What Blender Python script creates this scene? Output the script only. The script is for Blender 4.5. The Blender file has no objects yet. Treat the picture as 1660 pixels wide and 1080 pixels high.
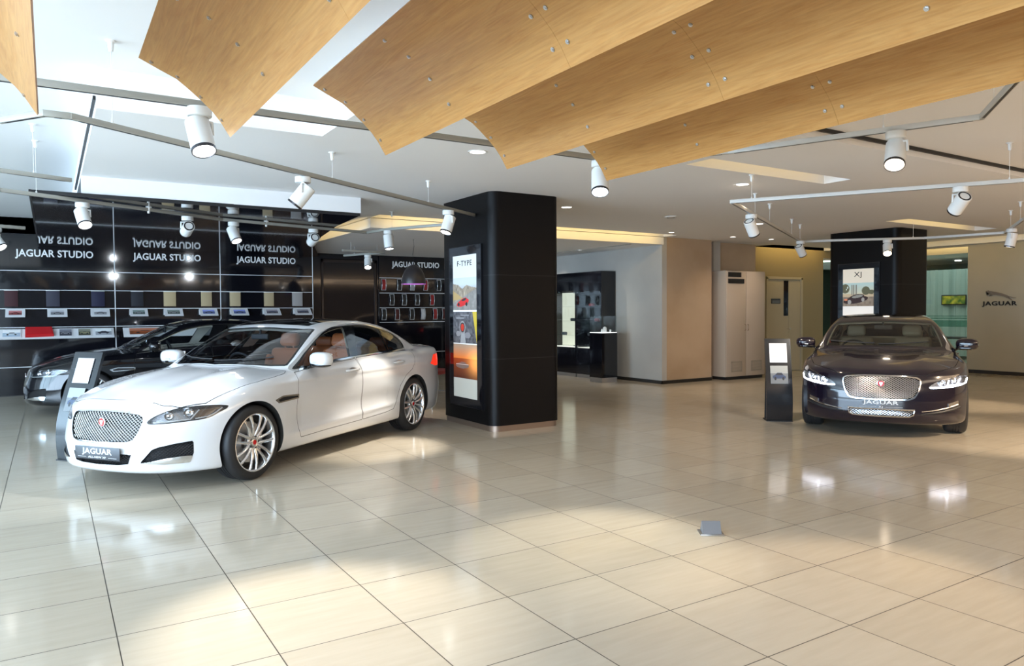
import bpy, bmesh, math, random
import numpy as np
from mathutils import Vector, Matrix
random.seed(7); np.random.seed(7)
scene = bpy.context.scene
COL = scene.collection
PI = math.pi
# ------------------------------------------------------------------ camera
# room frame: x along the black display wall, y towards it, z up (metres)
FPX, CAMH, ROLL, PITCH, YAW = 1190.2, 1.525, -.0064, -.0296, .5617
def _cam():
    F = Vector((0, math.cos(PITCH), math.sin(PITCH))); U = Vector((0, -math.sin(PITCH), math.cos(PITCH))); R = Vector((1, 0, 0))
    R2 = math.cos(ROLL)*R + math.sin(ROLL)*U; U2 = -math.sin(ROLL)*R + math.cos(ROLL)*U
    M = Matrix((R2, U2, -F)).transposed().to_4x4()
    return Matrix.Translation((0, 0, CAMH)) @ Matrix.Rotation(-YAW, 4, 'Z') @ M
cd = bpy.data.cameras.new('camera'); cam = bpy.data.objects.new('camera', cd); COL.objects.link(cam)
cam.matrix_world = _cam(); cd.sensor_width = 36; cd.sensor_fit = 'HORIZONTAL'; cd.lens = FPX/1660*36
cd.clip_start = .05; cd.clip_end = 200; scene.camera = cam
# ------------------------------------------------------------------ view
vs = scene.view_settings; vs.view_transform = 'Standard'; vs.look = 'None'; vs.gamma = 1; vs.use_curve_mapping = False
vs.exposure = 0.55
SP, DLP = 145, 44   # watts of one track spotlight, of one downlight
# ------------------------------------------------------------------ world: pale daylight outside the glazed front
w = bpy.data.worlds.new('world'); scene.world = w; w.use_nodes = True
w.node_tree.nodes['Background'].inputs[0].default_value = (.72, .84, 1, 1); w.node_tree.nodes['Background'].inputs[1].default_value = 1.2
# ------------------------------------------------------------------ large lights
def area(name, loc, target, sx, sy, power, color):
    l = bpy.data.lights.new(name, 'AREA'); l.shape = 'RECTANGLE'; l.size = sx; l.size_y = sy; l.energy = power; l.color = color
    o = bpy.data.objects.new(name, l); COL.objects.link(o); o.location = loc
    o.rotation_euler = (Vector(target)-Vector(loc)).to_track_quat('-Z', 'Y').to_euler(); return o
DAY = (.58, .78, 1.0)
area('daylight_left_window', (-7.7, 4.5, 1.65), (0, 5.0, 2.3), 17, 2.7, 1650, DAY)
area('daylight_front_window', (-5.5, -5.7, 1.7), (-1.5, 6, 1.2), 4.6, 2.8, 260, (.80, .90, 1.0))
area('added_fill_behind', (6.8, -3.0, 2.95), (6.8, -3.0, 0), 7, 3.0, 220, (1, .80, .60))  # unseen fill light added to raise the warm ambient
area('added_fill_right', (13.5, -1.5, 3.0), (13.5, -1.5, 0), 7, 4.5, 300, (1, .72, .47))  # out-of-view fill added to warm and brighten the right side
# ------------------------------------------------------------------ materials
def M(name, col, rough=.5, metal=0, coat=0, emit=None, es=0, spec=None, coatr=.03):
    m = bpy.data.materials.new(name); m.use_nodes = True; b = m.node_tree.nodes['Principled BSDF']
    b.inputs['Base Color'].default_value = (*col, 1); b.inputs['Roughness'].default_value = rough; b.inputs['Metallic'].default_value = metal
    b.inputs['Coat Weight'].default_value = coat; b.inputs['Coat Roughness'].default_value = coatr
    if spec is not None: b.inputs['Specular IOR Level'].default_value = spec
    if emit: b.inputs['Emission Color'].default_value = (*emit, 1); b.inputs['Emission Strength'].default_value = es
    return m
def bsdf(m): return m.node_tree.nodes['Principled BSDF']
def noise_color(m, c1, c2, scale=(1, 1, 1), nscale=5, detail=4, distortion=0, lo=.35, hi=.65):
    nt = m.node_tree; tc = nt.nodes.new('ShaderNodeTexCoord'); mp = nt.nodes.new('ShaderNodeMapping'); n = nt.nodes.new('ShaderNodeTexNoise'); r = nt.nodes.new('ShaderNodeValToRGB')
    mp.inputs['Scale'].default_value = scale; n.inputs['Scale'].default_value = nscale; n.inputs['Detail'].default_value = detail; n.inputs['Distortion'].default_value = distortion
    r.color_ramp.elements[0].position = lo; r.color_ramp.elements[0].color = (*c1, 1); r.color_ramp.elements[1].position = hi; r.color_ramp.elements[1].color = (*c2, 1)
    nt.links.new(tc.outputs['Object'], mp.inputs[0]); nt.links.new(mp.outputs[0], n.inputs['Vector']); nt.links.new(n.outputs['Fac'], r.inputs[0]); nt.links.new(r.outputs[0], bsdf(m).inputs['Base Color'])
    return n, r
def glass(name, tint=(1, 1, 1), refl=1.0, rough=.0, ior=1.5):
    m = bpy.data.materials.new(name); m.use_nodes = True; nt = m.node_tree; nt.nodes.clear()
    o = nt.nodes.new('ShaderNodeOutputMaterial'); t = nt.nodes.new('ShaderNodeBsdfTransparent'); g = nt.nodes.new('ShaderNodeBsdfGlossy'); f = nt.nodes.new('ShaderNodeFresnel'); mx = nt.nodes.new('ShaderNodeMixShader')
    t.inputs[0].default_value = (*tint, 1); g.inputs['Roughness'].default_value = rough; g.inputs[0].default_value = (refl, refl, refl, 1); gm = nt.nodes.new('ShaderNodeNewGeometry'); mr = nt.nodes.new('ShaderNodeMapRange'); mr.inputs[3].default_value = ior; mr.inputs[4].default_value = 1/ior; nt.links.new(gm.outputs['Backfacing'], mr.inputs[0]); nt.links.new(mr.outputs[0], f.inputs[0])
    nt.links.new(f.outputs[0], mx.inputs[0]); nt.links.new(t.outputs[0], mx.inputs[1]); nt.links.new(g.outputs[0], mx.inputs[2]); nt.links.new(mx.outputs[0], o.inputs[0]); return m
m_white_wall = M('painted_wall', (.5, .47, .43), .55); noise_color(m_white_wall, (.50, .475, .44), (.58, .555, .51), nscale=.8, detail=6)
m_warm_wall = M('beige_wall', (.55, .45, .34), .6); noise_color(m_warm_wall, (.50, .35, .22), (.58, .43, .29), nscale=1.2, detail=8)
m_yellow_wall = M('yellowish_wall', (.34, .28, .16), .6); m_greige = M('greige_wall', (.36, .33, .26), .5); noise_color(m_greige, (.40, .37, .29), (.47, .43, .34), nscale=.6, detail=5)
m_ceiling = M('ceiling_paint', (.88, .88, .88), .7)
m_black_gloss = M('black_gloss_laminate', (.006, .006, .009), .07, coat=.3)
m_black_satin = M('black_satin_cladding', (.0045, .0038, .0042), .42, spec=.18)
m_dark = M('dark_matte', (.012, .012, .014), .5)
m_rubber = M('tyre_rubber', (.016, .016, .018), .55)
m_chrome = M('chrome', (.80, .81, .83), .09, 1)
m_satin_metal = M('satin_metal', (.55, .55, .56), .28, 1)
m_dark_metal = M('dark_metal', (.08, .08, .09), .3, 1)
m_alloy = M('polished_alloy', (.82, .83, .85), .27, 1)
m_white_line = M('white_edge_strip', (.75, .77, .80), .4)
m_white_metal = M('white_powder_coat', (.80, .80, .78), .35)
m_rail = M('track_aluminium', (.36, .35, .31), .45, .1); m_rail_white = M('track_white', (.62, .62, .60), .4)
m_front_wall = M('charcoal_wall', (.10, .095, .09), .6)
m_baseboard = M('dark_skirting', (.02, .018, .016), .4)
m_paint_white = M('white_car_paint', (.72, .73, .75), .25, 0, 1.0)
m_paint_black = M('black_car_paint', (.004, .004, .006), .12, 0, .8, spec=.2)
m_paint_plum = M('dark_plum_car_paint', (.008, .005, .012), .2, 0, .75, spec=.3)
bsdf(m_paint_plum).inputs['Metallic'].default_value = .0
m_black_trim = M('gloss_black_trim', (.006, .006, .007), .1, coat=.5)
m_gap = M('panel_shut_line', (.03, .03, .03), .8)
m_glass = glass('clear_glass', (.88, .92, .92)); m_tint = glass('tinted_glass', (.20, .22, .23), ior=1.7); m_windscreen = glass('windscreen_glass', (.74, .77, .80), ior=1.95); m_lampglass = glass('lamp_cover_glass', (.95, .96, .97))
m_tan = M('tan_leather', (.42, .12, .035), .45); m_cream = M('cream_leather', (.60, .50, .36), .5); m_stone = M('pale_leather', (.38, .34, .30), .5)
m_trim_dark = M('dark_cabin_trim', (.02, .02, .022), .6)
m_headliner = M('pale_headliner', (.60, .56, .48), .8)
m_red = M('red_plastic', (.55, .01, .01), .25); m_redlamp = M('red_lamp', (.6, .01, .01), .15, emit=(1, .05, .02), es=.6)
m_drl = M('daylight_running_lamp', (.9, .9, 1), .2, emit=(.86, .88, 1), es=14)
m_bulb = M('lit_lamp_face', (1, 1, 1), .3, emit=(1, .97, .93), es=9)
m_bulb_warm = M('lit_warm_lamp_face', (1, .9, .8), .3, emit=(1, .80, .58), es=10)
m_down = M('lit_downlight_face', (1, 1, 1), .3, emit=(1, .93, .84), es=5)
m_text = M('white_lettering', (.88, .88, .88), .4)
m_paper = M('white_paper', (.78, .78, .80), .5)
m_silver = M('silver_frame', (.62, .63, .65), .3, .6)
m_cove = M('cove_lamp_strip', (1, .85, .4), .5, emit=(1, .74, .30), es=2.2)
# wood veneer of the ceiling panels
m_wood = M('oak_veneer', (.55, .33, .13), .38)
def _wood():
    nt = m_wood.node_tree; tc = nt.nodes.new('ShaderNodeTexCoord'); mp = nt.nodes.new('ShaderNodeMapping'); mp.inputs['Scale'].default_value = (9, .7, 9)
    n = nt.nodes.new('ShaderNodeTexNoise'); n.inputs['Scale'].default_value = 3.2; n.inputs['Detail'].default_value = 7; n.inputs['Distortion'].default_value = 1.6; n.inputs['Roughness'].default_value = .62
    r = nt.nodes.new('ShaderNodeValToRGB'); e = r.color_ramp.elements; e[0].position = .3; e[0].color = (.46, .205, .048, 1); e[1].position = .62; e[1].color = (.57, .295, .088, 1)
    mp2 = nt.nodes.new('ShaderNodeMapping'); mp2.inputs['Scale'].default_value = (70, 2.2, 70); n2 = nt.nodes.new('ShaderNodeTexNoise'); n2.inputs['Scale'].default_value = 2; n2.inputs['Detail'].default_value = 3
    mx = nt.nodes.new('ShaderNodeMix'); mx.data_type = 'RGBA'; mx.blend_type = 'MULTIPLY'; mx.inputs[0].default_value = .35
    L = nt.links.new; L(tc.outputs['Object'], mp.inputs[0]); L(mp.outputs[0], n.inputs['Vector']); L(n.outputs['Fac'], r.inputs[0]); L(tc.outputs['Object'], mp2.inputs[0]); L(mp2.outputs[0], n2.inputs['Vector'])
    L(r.outputs[0], mx.inputs[6]); L(n2.outputs['Fac'], mx.inputs[7]); L(mx.outputs[2], bsdf(m_wood).inputs['Base Color'])
_wood()
# porcelain floor tiles, 600 mm
TX, TY = .237, .298
m_floor = M('porcelain_floor', (.5, .45, .38), .14, spec=.27)
def _floor():
    nt = m_floor.node_tree; L = nt.links.new; N = nt.nodes.new
    tc = N('ShaderNodeTexCoord'); sp = N('ShaderNodeSeparateXYZ'); L(tc.outputs['Object'], sp.inputs[0])
    def math_(op, a, b=None, c=None):
        n = N('ShaderNodeMath'); n.operation = op
        for k, v in enumerate((a, b, c)):
            if v is None: continue
            if isinstance(v, (int, float)): n.inputs[k].default_value = v
            else: L(v, n.inputs[k])
        return n.outputs[0]
    cells = []; ds = []
    for ax, off in ((0, TX), (1, TY)):
        u = math_('DIVIDE', math_('SUBTRACT', sp.outputs[ax], off), .6)
        fr = math_('FRACT', u); cells.append(math_('FLOOR', u))
        ds.append(math_('MULTIPLY', math_('SUBTRACT', .5, math_('ABSOLUTE', math_('SUBTRACT', fr, .5))), .6))
    dmin = math_('MINIMUM', ds[0], ds[1])
    g = N('ShaderNodeMapRange'); g.inputs[1].default_value = .0018; g.inputs[2].default_value = .0036; L(dmin, g.inputs[0])
    cb = N('ShaderNodeCombineXYZ'); L(cells[0], cb.inputs[0]); L(cells[1], cb.inputs[1]); wn = N('ShaderNodeTexWhiteNoise'); L(cb.outputs[0], wn.inputs[0])
    mp = N('ShaderNodeMapping'); mp.inputs['Scale'].default_value = (.9, 7, 1); L(tc.outputs['Object'], mp.inputs[0])
    n = N('ShaderNodeTexNoise'); n.inputs['Scale'].default_value = 3; n.inputs['Detail'].default_value = 6; L(mp.outputs[0], n.inputs['Vector'])
    s = math_('ADD', math_('MULTIPLY', n.outputs['Fac'], .6), math_('MULTIPLY', wn.outputs['Value'], .25))
    r = N('ShaderNodeValToRGB'); e = r.color_ramp.elements; e[0].position = .15; e[0].color = (.50, .435, .34, 1); e[1].position = .7; e[1].color = (.60, .54, .44, 1); L(s, r.inputs[0])
    mx = N('ShaderNodeMix'); mx.data_type = 'RGBA'; L(g.outputs[0], mx.inputs[0]); mx.inputs[6].default_value = (.05, .04, .03, 1); L(r.outputs[0], mx.inputs[7])
    L(mx.outputs[2], bsdf(m_floor).inputs['Base Color'])
    rr = math_('ADD', math_('MULTIPLY', math_('SUBTRACT', 1.0, g.outputs[0]), .4), math_('MULTIPLY_ADD', n.outputs['Fac'], .06, .085)); L(rr, bsdf(m_floor).inputs['Roughness'])
_floor()
# ------------------------------------------------------------------ mesh helpers
def link(name, me, mats, parent=None, loc=None, rot=None):
    o = bpy.data.objects.new(name, me); COL.objects.link(o)
    for m in (mats if isinstance(mats, (list, tuple)) else [mats]): me.materials.append(m)
    if parent: o.parent = parent
    if loc is not None: o.location = loc
    if rot is not None: o.rotation_euler = rot
    return o
class MB:
    def __init__(s): s.v = []; s.f = []; s.mi = []
    def add(s, V, F, mi=0):
        n = len(s.v); s.v += [tuple(map(float, p)) for p in V]; s.f += [tuple(int(i)+n for i in f) for f in F]; s.mi += [mi]*len(F); return s
    def box(s, a, b, mi=0, M_=None):
        x0, y0, z0 = a; x1, y1, z1 = b
        V = [(x0, y0, z0), (x1, y0, z0), (x1, y1, z0), (x0, y1, z0), (x0, y0, z1), (x1, y0, z1), (x1, y1, z1), (x0, y1, z1)]
        if M_ is not None: V = [M_ @ Vector(p) for p in V]
        return s.add(V, [(0, 3, 2, 1), (4, 5, 6, 7), (0, 1, 5, 4), (1, 2, 6, 5), (2, 3, 7, 6), (3, 0, 4, 7)], mi)
    def rbox(s, c, size, r=.02, seg=3, M_=None, mi=0):
        bm = bmesh.new(); bmesh.ops.create_cube(bm, size=1)
        for v in bm.verts: v.co = Vector((v.co.x*size[0], v.co.y*size[1], v.co.z*size[2]))
        bmesh.ops.bevel(bm, geom=bm.edges[:], offset=min(r, min(size)*.49), segments=seg, affect='EDGES', profile=.5)
        bm.verts.index_update(); T = Matrix.Translation(c) @ (M_ or Matrix())
        s.add([T @ v.co for v in bm.verts], [[v.index for v in f.verts] for f in bm.faces], mi); bm.free(); return s
    def prism(s, poly, z0, z1, mi=0, M_=None):
        n = len(poly); V = [(x, y, z0) for x, y in poly]+[(x, y, z1) for x, y in poly]
        if M_ is not None: V = [M_ @ Vector(p) for p in V]
        return s.add(V, [tuple(range(n))[::-1], tuple(range(n, 2*n))]+[(i, (i+1) % n, n+(i+1) % n, n+i) for i in range(n)], mi)
    def lathe(s, prof, seg=32, M_=None, mi=0, cap0=False, cap1=False):
        n = len(prof); V = []
        for r, z in prof:
            for k in range(seg):
                a = 2*PI*k/seg; V.append(Vector((r*math.cos(a), r*math.sin(a), z)))
        if M_ is not None: V = [M_ @ p for p in V]
        F = [(i*seg+k, i*seg+(k+1) % seg, (i+1)*seg+(k+1) % seg, (i+1)*seg+k) for i in range(n-1) for k in range(seg)]
        if cap0: F.append(tuple(range(seg))[::-1])
        if cap1: F.append(tuple((n-1)*seg+k for k in range(seg)))
        return s.add(V, F, mi)
    def cyl(s, p0, p1, r, seg=16, mi=0, r1=None):
        p0 = Vector(p0); p1 = Vector(p1); d = p1-p0; q = d.to_track_quat('Z', 'Y').to_matrix().to_4x4()
        return s.lathe([(r, 0), (r1 if r1 is not None else r, d.length)], seg, Matrix.Translation(p0) @ q, mi, True, True)
    def tube(s, pts, r, seg=8, mi=0, flat=1.0):
        pts = [Vector(p) for p in pts]; V = []; F = []; up = Vector((0, 0, 1))
        for i, p in enumerate(pts):
            t = (pts[min(i+1, len(pts)-1)]-pts[max(i-1, 0)]).normalized()
            a = t.cross(up);
            if a.length < 1e-3: a = t.cross(Vector((1, 0, 0)))
            a.normalize(); b = t.cross(a).normalized(); rr = r[i] if isinstance(r, (list, tuple)) else r
            for k in range(seg): V.append(p+a*rr*math.cos(2*PI*k/seg)+b*rr*flat*math.sin(2*PI*k/seg))
        for i in range(len(pts)-1):
            for k in range(seg): F.append((i*seg+k, i*seg+(k+1) % seg, (i+1)*seg+(k+1) % seg, (i+1)*seg+k))
        F.append(tuple(range(seg))); F.append(tuple((len(pts)-1)*seg+k for k in range(seg))[::-1])
        return s.add(V, F, mi)
    def ellipsoid(s, c, r, seg=20, rings=12, e=1.0, M_=None, mi=0):
        V = []; F = []
        def p_(v): return math.copysign(abs(v)**e, v)
        for i in range(rings+1):
            th = -PI/2+PI*i/rings
            for k in range(seg):
                a = 2*PI*k/seg; V.append(Vector((r[0]*p_(math.cos(th))*p_(math.cos(a)), r[1]*p_(math.cos(th))*p_(math.sin(a)), r[2]*p_(math.sin(th)))))
        T = Matrix.Translation(c) @ (M_ or Matrix()); V = [T @ v for v in V]
        for i in range(rings):
            for k in range(seg): F.append((i*seg+k, i*seg+(k+1) % seg, (i+1)*seg+(k+1) % seg, (i+1)*seg+k))
        return s.add(V, F, mi)
    def mesh(s, name='mesh', smooth=True, angle=35):
        me = bpy.data.meshes.new(name); me.from_pydata(s.v, [], s.f); me.polygons.foreach_set('material_index', s.mi)
        bm = bmesh.new(); bm.from_mesh(me); bmesh.ops.recalc_face_normals(bm, faces=bm.faces); bm.to_mesh(me); bm.free()
        if smooth: me.shade_smooth(); me.set_sharp_from_angle(angle=math.radians(angle))
        me.update(); return me
    def build(s, name, mats, parent=None, loc=None, rot=None, smooth=True, angle=35):
        return link(name, s.mesh(name, smooth, angle), mats, parent, loc, rot)
def tag(o, label=None, cat=None, group=None, kind=None):
    if label: o['label'] = label
    if cat: o['category'] = cat
    if group: o['group'] = group
    if kind: o['kind'] = kind
    return o
def thing(name, label, cat, loc=(0, 0, 0), rz=0, group=None, scale=1):
    o = bpy.data.objects.new(name, None); COL.objects.link(o); o.empty_display_size = .1; o.location = loc; o.rotation_euler = (0, 0, rz); o.scale = (scale,)*3
    return tag(o, label, cat, group)
def struct(name, mb, mats, label=None):
    o = mb.build(name, mats) if isinstance(mb, MB) else mb
    o['kind'] = 'structure'
    if label: o['label'] = label
    return o
def text(name, body, size, mat, M_, parent=None, sx=1, ext=.002, bold=0, spacing=1.0, flip=False):
    c = bpy.data.curves.new(name, 'FONT'); c.body = body; c.size = size; c.align_x = 'CENTER'; c.align_y = 'CENTER'; c.extrude = ext; c.offset = bold; c.space_character = spacing; c.resolution_u = 3
    t = bpy.data.objects.new(name, c); COL.objects.link(t); dg = bpy.context.evaluated_depsgraph_get(); dg.update()
    me = bpy.data.meshes.new_from_object(t.evaluated_get(dg)); bpy.data.objects.remove(t); bpy.data.curves.remove(c)
    me.materials.clear(); me.transform(M_ @ Matrix.Diagonal((sx, 1, 1, 1))); return link(name, me, mat, parent)
def basis(o, x, z):
    # matrix with local X along x, local Z along z, at o
    x = Vector(x).normalized(); z = Vector(z).normalized(); y = z.cross(x).normalized(); x = y.cross(z)
    return Matrix.Translation(o) @ Matrix((x, y, z)).transposed().to_4x4()
def pchip(xs,ys):
    xs=np.array(xs,float);ys=np.array(ys,float);h=np.diff(xs);d=np.diff(ys)/h
    m=np.zeros(len(xs));m[1:-1]=np.where(d[:-1]*d[1:]>0,2*d[:-1]*d[1:]/(d[:-1]+d[1:]+1e-12),0);m[0]=d[0];m[-1]=d[-1]
    def f(x):
        x=np.clip(np.asarray(x,float),xs[0],xs[-1]);i=np.clip(np.searchsorted(xs,x)-1,0,len(xs)-2)
        t=(x-xs[i])/h[i];t2=t*t;t3=t2*t
        return (2*t3-3*t2+1)*ys[i]+(t3-2*t2+t)*h[i]*m[i]+(-2*t3+3*t2)*ys[i+1]+(t3-t2)*h[i]*m[i+1]
    return f
def smax(a,b,k):
    h=np.clip(.5+.5*(a-b)/k,0,1);return b*(1-h)+a*h+k*h*(1-h)
def smin(a,b,k): return -smax(-a,-b,k)
class Shape:
    def __init__(s,**k): s.__dict__.update(k)
    def f(s,x,y,z):
        ya=np.abs(y)
        zt=s.top(x)-s.hooddrop(x)*(ya/.85)**s.hoodpow+s.bulge(x,ya)
        fx=s.front(z)-s.frontplan(ya)
        e=.01;gs=(s.frontplan(ya+e)-s.frontplan(ya-e))/(2*e)
        F=(x-fx)/np.sqrt(1+gs*gs)
        rx=s.rear(z)+s.rearplan(ya);gr=(s.rearplan(ya+e)-s.rearplan(ya-e))/(2*e)
        R=(rx-x)/np.sqrt(1+gr*gr)
        w=s.W(x)-s.sec(z)-s.door(x,z)
        S=ya-w
        T=z-zt
        g=smax(S,T,s.kST(x));g=smax(g,F,s.kF);g=smax(g,R,.06)
        g=smax(g,s.bot(x)-z,.04)
        # cabin
        yc=s.cabw(z)*s.cabplan(x)
        xs=x+s.wsplan*ya**2*(x>s.xmid)-s.rwplan*ya**2*(x<s.xmid)
        zr=s.roof(xs)-.035*(ya/.6)**2
        sl=(s.roof(xs+.01)-s.roof(xs-.01))/.02
        C=smax((ya-yc)*.87,(z-zr)/np.sqrt(1+sl*sl),.06)
        C=smax(C,.6-z,.02);C=np.maximum(C,np.maximum(x+.32,-3.85-x))
        return smin(g,C,s.kU)
    def march(s,o,d,tmax,n=600):
        # first entry along ray in local coords
        t=np.linspace(0,tmax,n)
        P=o+np.outer(t,d);v=s.f(P[:,0],P[:,1],P[:,2]);i=np.argmax(v<0)
        if v[i]>=0:return None
        a,b=t[i-1],t[i]
        for _ in range(30):
            m=(a+b)/2;q=o+d*m
            if s.f(q[0],q[1],q[2])<0:b=m
            else:a=m
        return o+d*b
    def mesh(s,x0,x1,zc,nphi=320,dx=.02,ncap=44):
        # spine from x0(rear) to x1(front) ; radial rays
        ph=np.linspace(0,2*np.pi,nphi,endpoint=False)
        rows=[];C=[];D=[]
        for k in range(ncap+1):
            th=np.pi/2*k/ncap
            rows.append((x0,-np.cos(th),np.sin(th)))
        xs=np.linspace(x0,x1,int(round((x1-x0)/dx))+1)[1:-1]
        for x in xs: rows.append((x,0,1))
        for k in range(ncap,-1,-1):
            th=np.pi/2*k/ncap
            rows.append((x1,np.cos(th),np.sin(th)))
        rows=np.array(rows);n=len(rows)
        cx=np.repeat(rows[:,0],nphi);dxx=np.repeat(rows[:,1],nphi);r=np.repeat(rows[:,2],nphi);p=np.tile(ph,n)
        D=np.c_[dxx,r*np.cos(p),r*np.sin(p)];cz=zc(cx);C=np.c_[cx,0*cx,cz]
        a=np.zeros(len(cx));b=np.full(len(cx),2.2)
        # coarse first crossing
        found=np.zeros(len(cx),bool)
        for t in np.arange(.1,2.2,.04):
            P=C+D*t;v=s.f(P[:,0],P[:,1],P[:,2])
            hit=(v>0)&~found;b[hit]=t;a[hit]=t-.04;found|=hit
        for _ in range(22):
            m=(a+b)/2;P=C+D*m[:,None];v=s.f(P[:,0],P[:,1],P[:,2]);a=np.where(v<0,m,a);b=np.where(v<0,b,m)
        V=C+D*b[:,None]
        i,j=np.meshgrid(np.arange(n-1),np.arange(nphi),indexing='ij');j2=(j+1)%nphi
        A=(i*nphi+j).ravel();B=(i*nphi+j2).ravel();Cc=((i+1)*nphi+j2).ravel();Dd=((i+1)*nphi+j).ravel()
        T=np.r_[np.c_[A,B,Cc],np.c_[A,Cc,Dd]]
        area=np.linalg.norm(np.cross(V[T[:,1]]-V[T[:,0]],V[T[:,2]]-V[T[:,0]]),axis=1)
        return V,T[area>1e-9]
    def normal(s,P):
        e=.002;x,y,z=P.T
        N=np.c_[s.f(x+e,y,z)-s.f(x-e,y,z),s.f(x,y+e,z)-s.f(x,y-e,z),s.f(x,y,z+e)-s.f(x,y,z-e)]
        return N/np.linalg.norm(N,axis=1,keepdims=True)
def G(u): return np.exp(-u*u)
XF=Shape(
 top=pchip([-4.2,-4.07,-3.95,-3.6,-3.2,-2.5,-1.5,-.6,-.3,0,.3,.55,.70,.80,.95],[.93,1.03,1.075,1.085,1.07,1.03,1.01,.985,.965,.928,.872,.805,.755,.705,.60]),
 hooddrop=pchip([-4.1,-3.3,-2.9,-.9,-.5,0,.5,.8],[.07,.07,.03,.03,.05,.06,.09,.08]),hoodpow=2.6,
 bulge=lambda x,y:.016*G((y-.40)/.13)*np.clip((x+.9)/.5,0,1)*np.clip((.75-x)/.4,0,1),
 front=pchip([.08,.15,.22,.3,.4,.5,.6,.68,.75,.85],[.70,.80,.85,.865,.862,.85,.825,.795,.75,.6]),
 frontplan=pchip([0,.2,.4,.55,.7,.8,.88,.94,1.0],[0,.012,.05,.115,.24,.37,.54,.78,1.2]),kF=.05,
 rear=pchip([.1,.3,.5,.8,.95,1.03,1.1],[-3.95,-4.05,-4.09,-4.06,-4.06,-4.08,-4.03]),
 rearplan=pchip([0,.3,.55,.7,.8,.87,.93,1.0],[0,.015,.07,.14,.22,.34,.55,1.]),
 W=pchip([-4.1,-3.8,-3.4,-2.96,-2.4,-1.5,-.6,0,.35,.6,.9],[.82,.885,.92,.938,.932,.925,.928,.938,.928,.905,.87]),
 sec=pchip([.1,.18,.25,.35,.5,.62,.75,.84,.92,1.0,1.1,1.4],[.10,.05,.022,.006,.004,0,0,.010,.03,.06,.12,.4]),
 door=lambda x,z:(.022*G((z-.50)/.13)-.010*G((z-(.345+.035*np.clip(-.6-x,0,2)))/.028))*np.clip((x+2.65)/.35,0,1)*np.clip((-.42-x)/.25,0,1)-.008*G((z-(.845-.02*x*.3))/.022)*np.clip((.5-x)/.5,0,1),
 kST=lambda x:.10,
 bot=pchip([-4.1,-3.6,-2.4,-.5,.5,.9],[.26,.20,.19,.18,.17,.17]),
 cabw=pchip([.6,.95,1.1,1.25,1.38,1.5],[.90,.862,.788,.70,.610,.51]),
 cabplan=pchip([-3.9,-3.4,-2.9,-2.3,-1.3,-.8,-.3],[.70,.80,.90,.975,1,.985,.94]),
 roof=pchip([-3.95,-3.75,-3.5,-3.15,-2.75,-2.35,-1.95,-1.6,-1.3,-1.0,-.7,-.35,0],[.96,1.05,1.15,1.285,1.395,1.443,1.457,1.448,1.40,1.275,1.12,.93,.74]),
 wsplan=.22,rwplan=.25,xmid=-1.9,kU=.02)
XJ=Shape(
 top=pchip([-4.35,-4.2,-4.0,-3.6,-3.2,-2.5,-1.5,-.7,-.4,0,.3,.55,.70,.82,.92,1.0],[.90,1.0,1.06,1.08,1.07,1.03,1.01,.99,.975,.945,.905,.86,.825,.785,.73,.6]),
 hooddrop=pchip([-4.1,-3.3,-2.9,-.9,-.5,0,.5,.8],[.07,.07,.03,.03,.05,.06,.08,.08]),hoodpow=2.8,
 bulge=lambda x,y:.018*G((y-.42)/.12)*np.clip((x+.9)/.5,0,1)*np.clip((.8-x)/.4,0,1),
 front=pchip([.10,.17,.24,.32,.42,.52,.62,.70,.76,.83,.9],[.74,.84,.885,.90,.90,.895,.88,.865,.84,.78,.6]),
 frontplan=pchip([0,.2,.4,.55,.7,.8,.88,.94,1.0],[0,.010,.045,.10,.20,.31,.47,.70,1.2]),kF=.05,
 rear=pchip([.1,.3,.5,.8,.95,1.03,1.1],[-4.1,-4.19,-4.22,-4.18,-4.16,-4.2,-4.1]),
 rearplan=XF.rearplan,
 W=pchip([-4.2,-3.9,-3.4,-3.03,-2.4,-1.5,-.6,0,.35,.6,.9],[.83,.89,.93,.945,.94,.93,.935,.948,.942,.925,.90]),
 sec=XF.sec,door=XF.door,kST=lambda x:.10,
 bot=pchip([-4.1,-3.6,-2.4,-.5,.5,.9],[.26,.20,.19,.18,.17,.17]),
 cabw=pchip([.6,.97,1.1,1.25,1.38,1.5],[.91,.872,.800,.715,.625,.52]),
 cabplan=XF.cabplan,
 roof=pchip([-4.1,-3.9,-3.6,-3.2,-2.75,-2.35,-1.95,-1.65,-1.35,-1.05,-.75,-.40,0],[.96,1.04,1.15,1.29,1.40,1.445,1.456,1.445,1.39,1.27,1.12,.94,.74]),
 wsplan=.22,rwplan=.25,xmid=-1.9,kU=.02)
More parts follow.
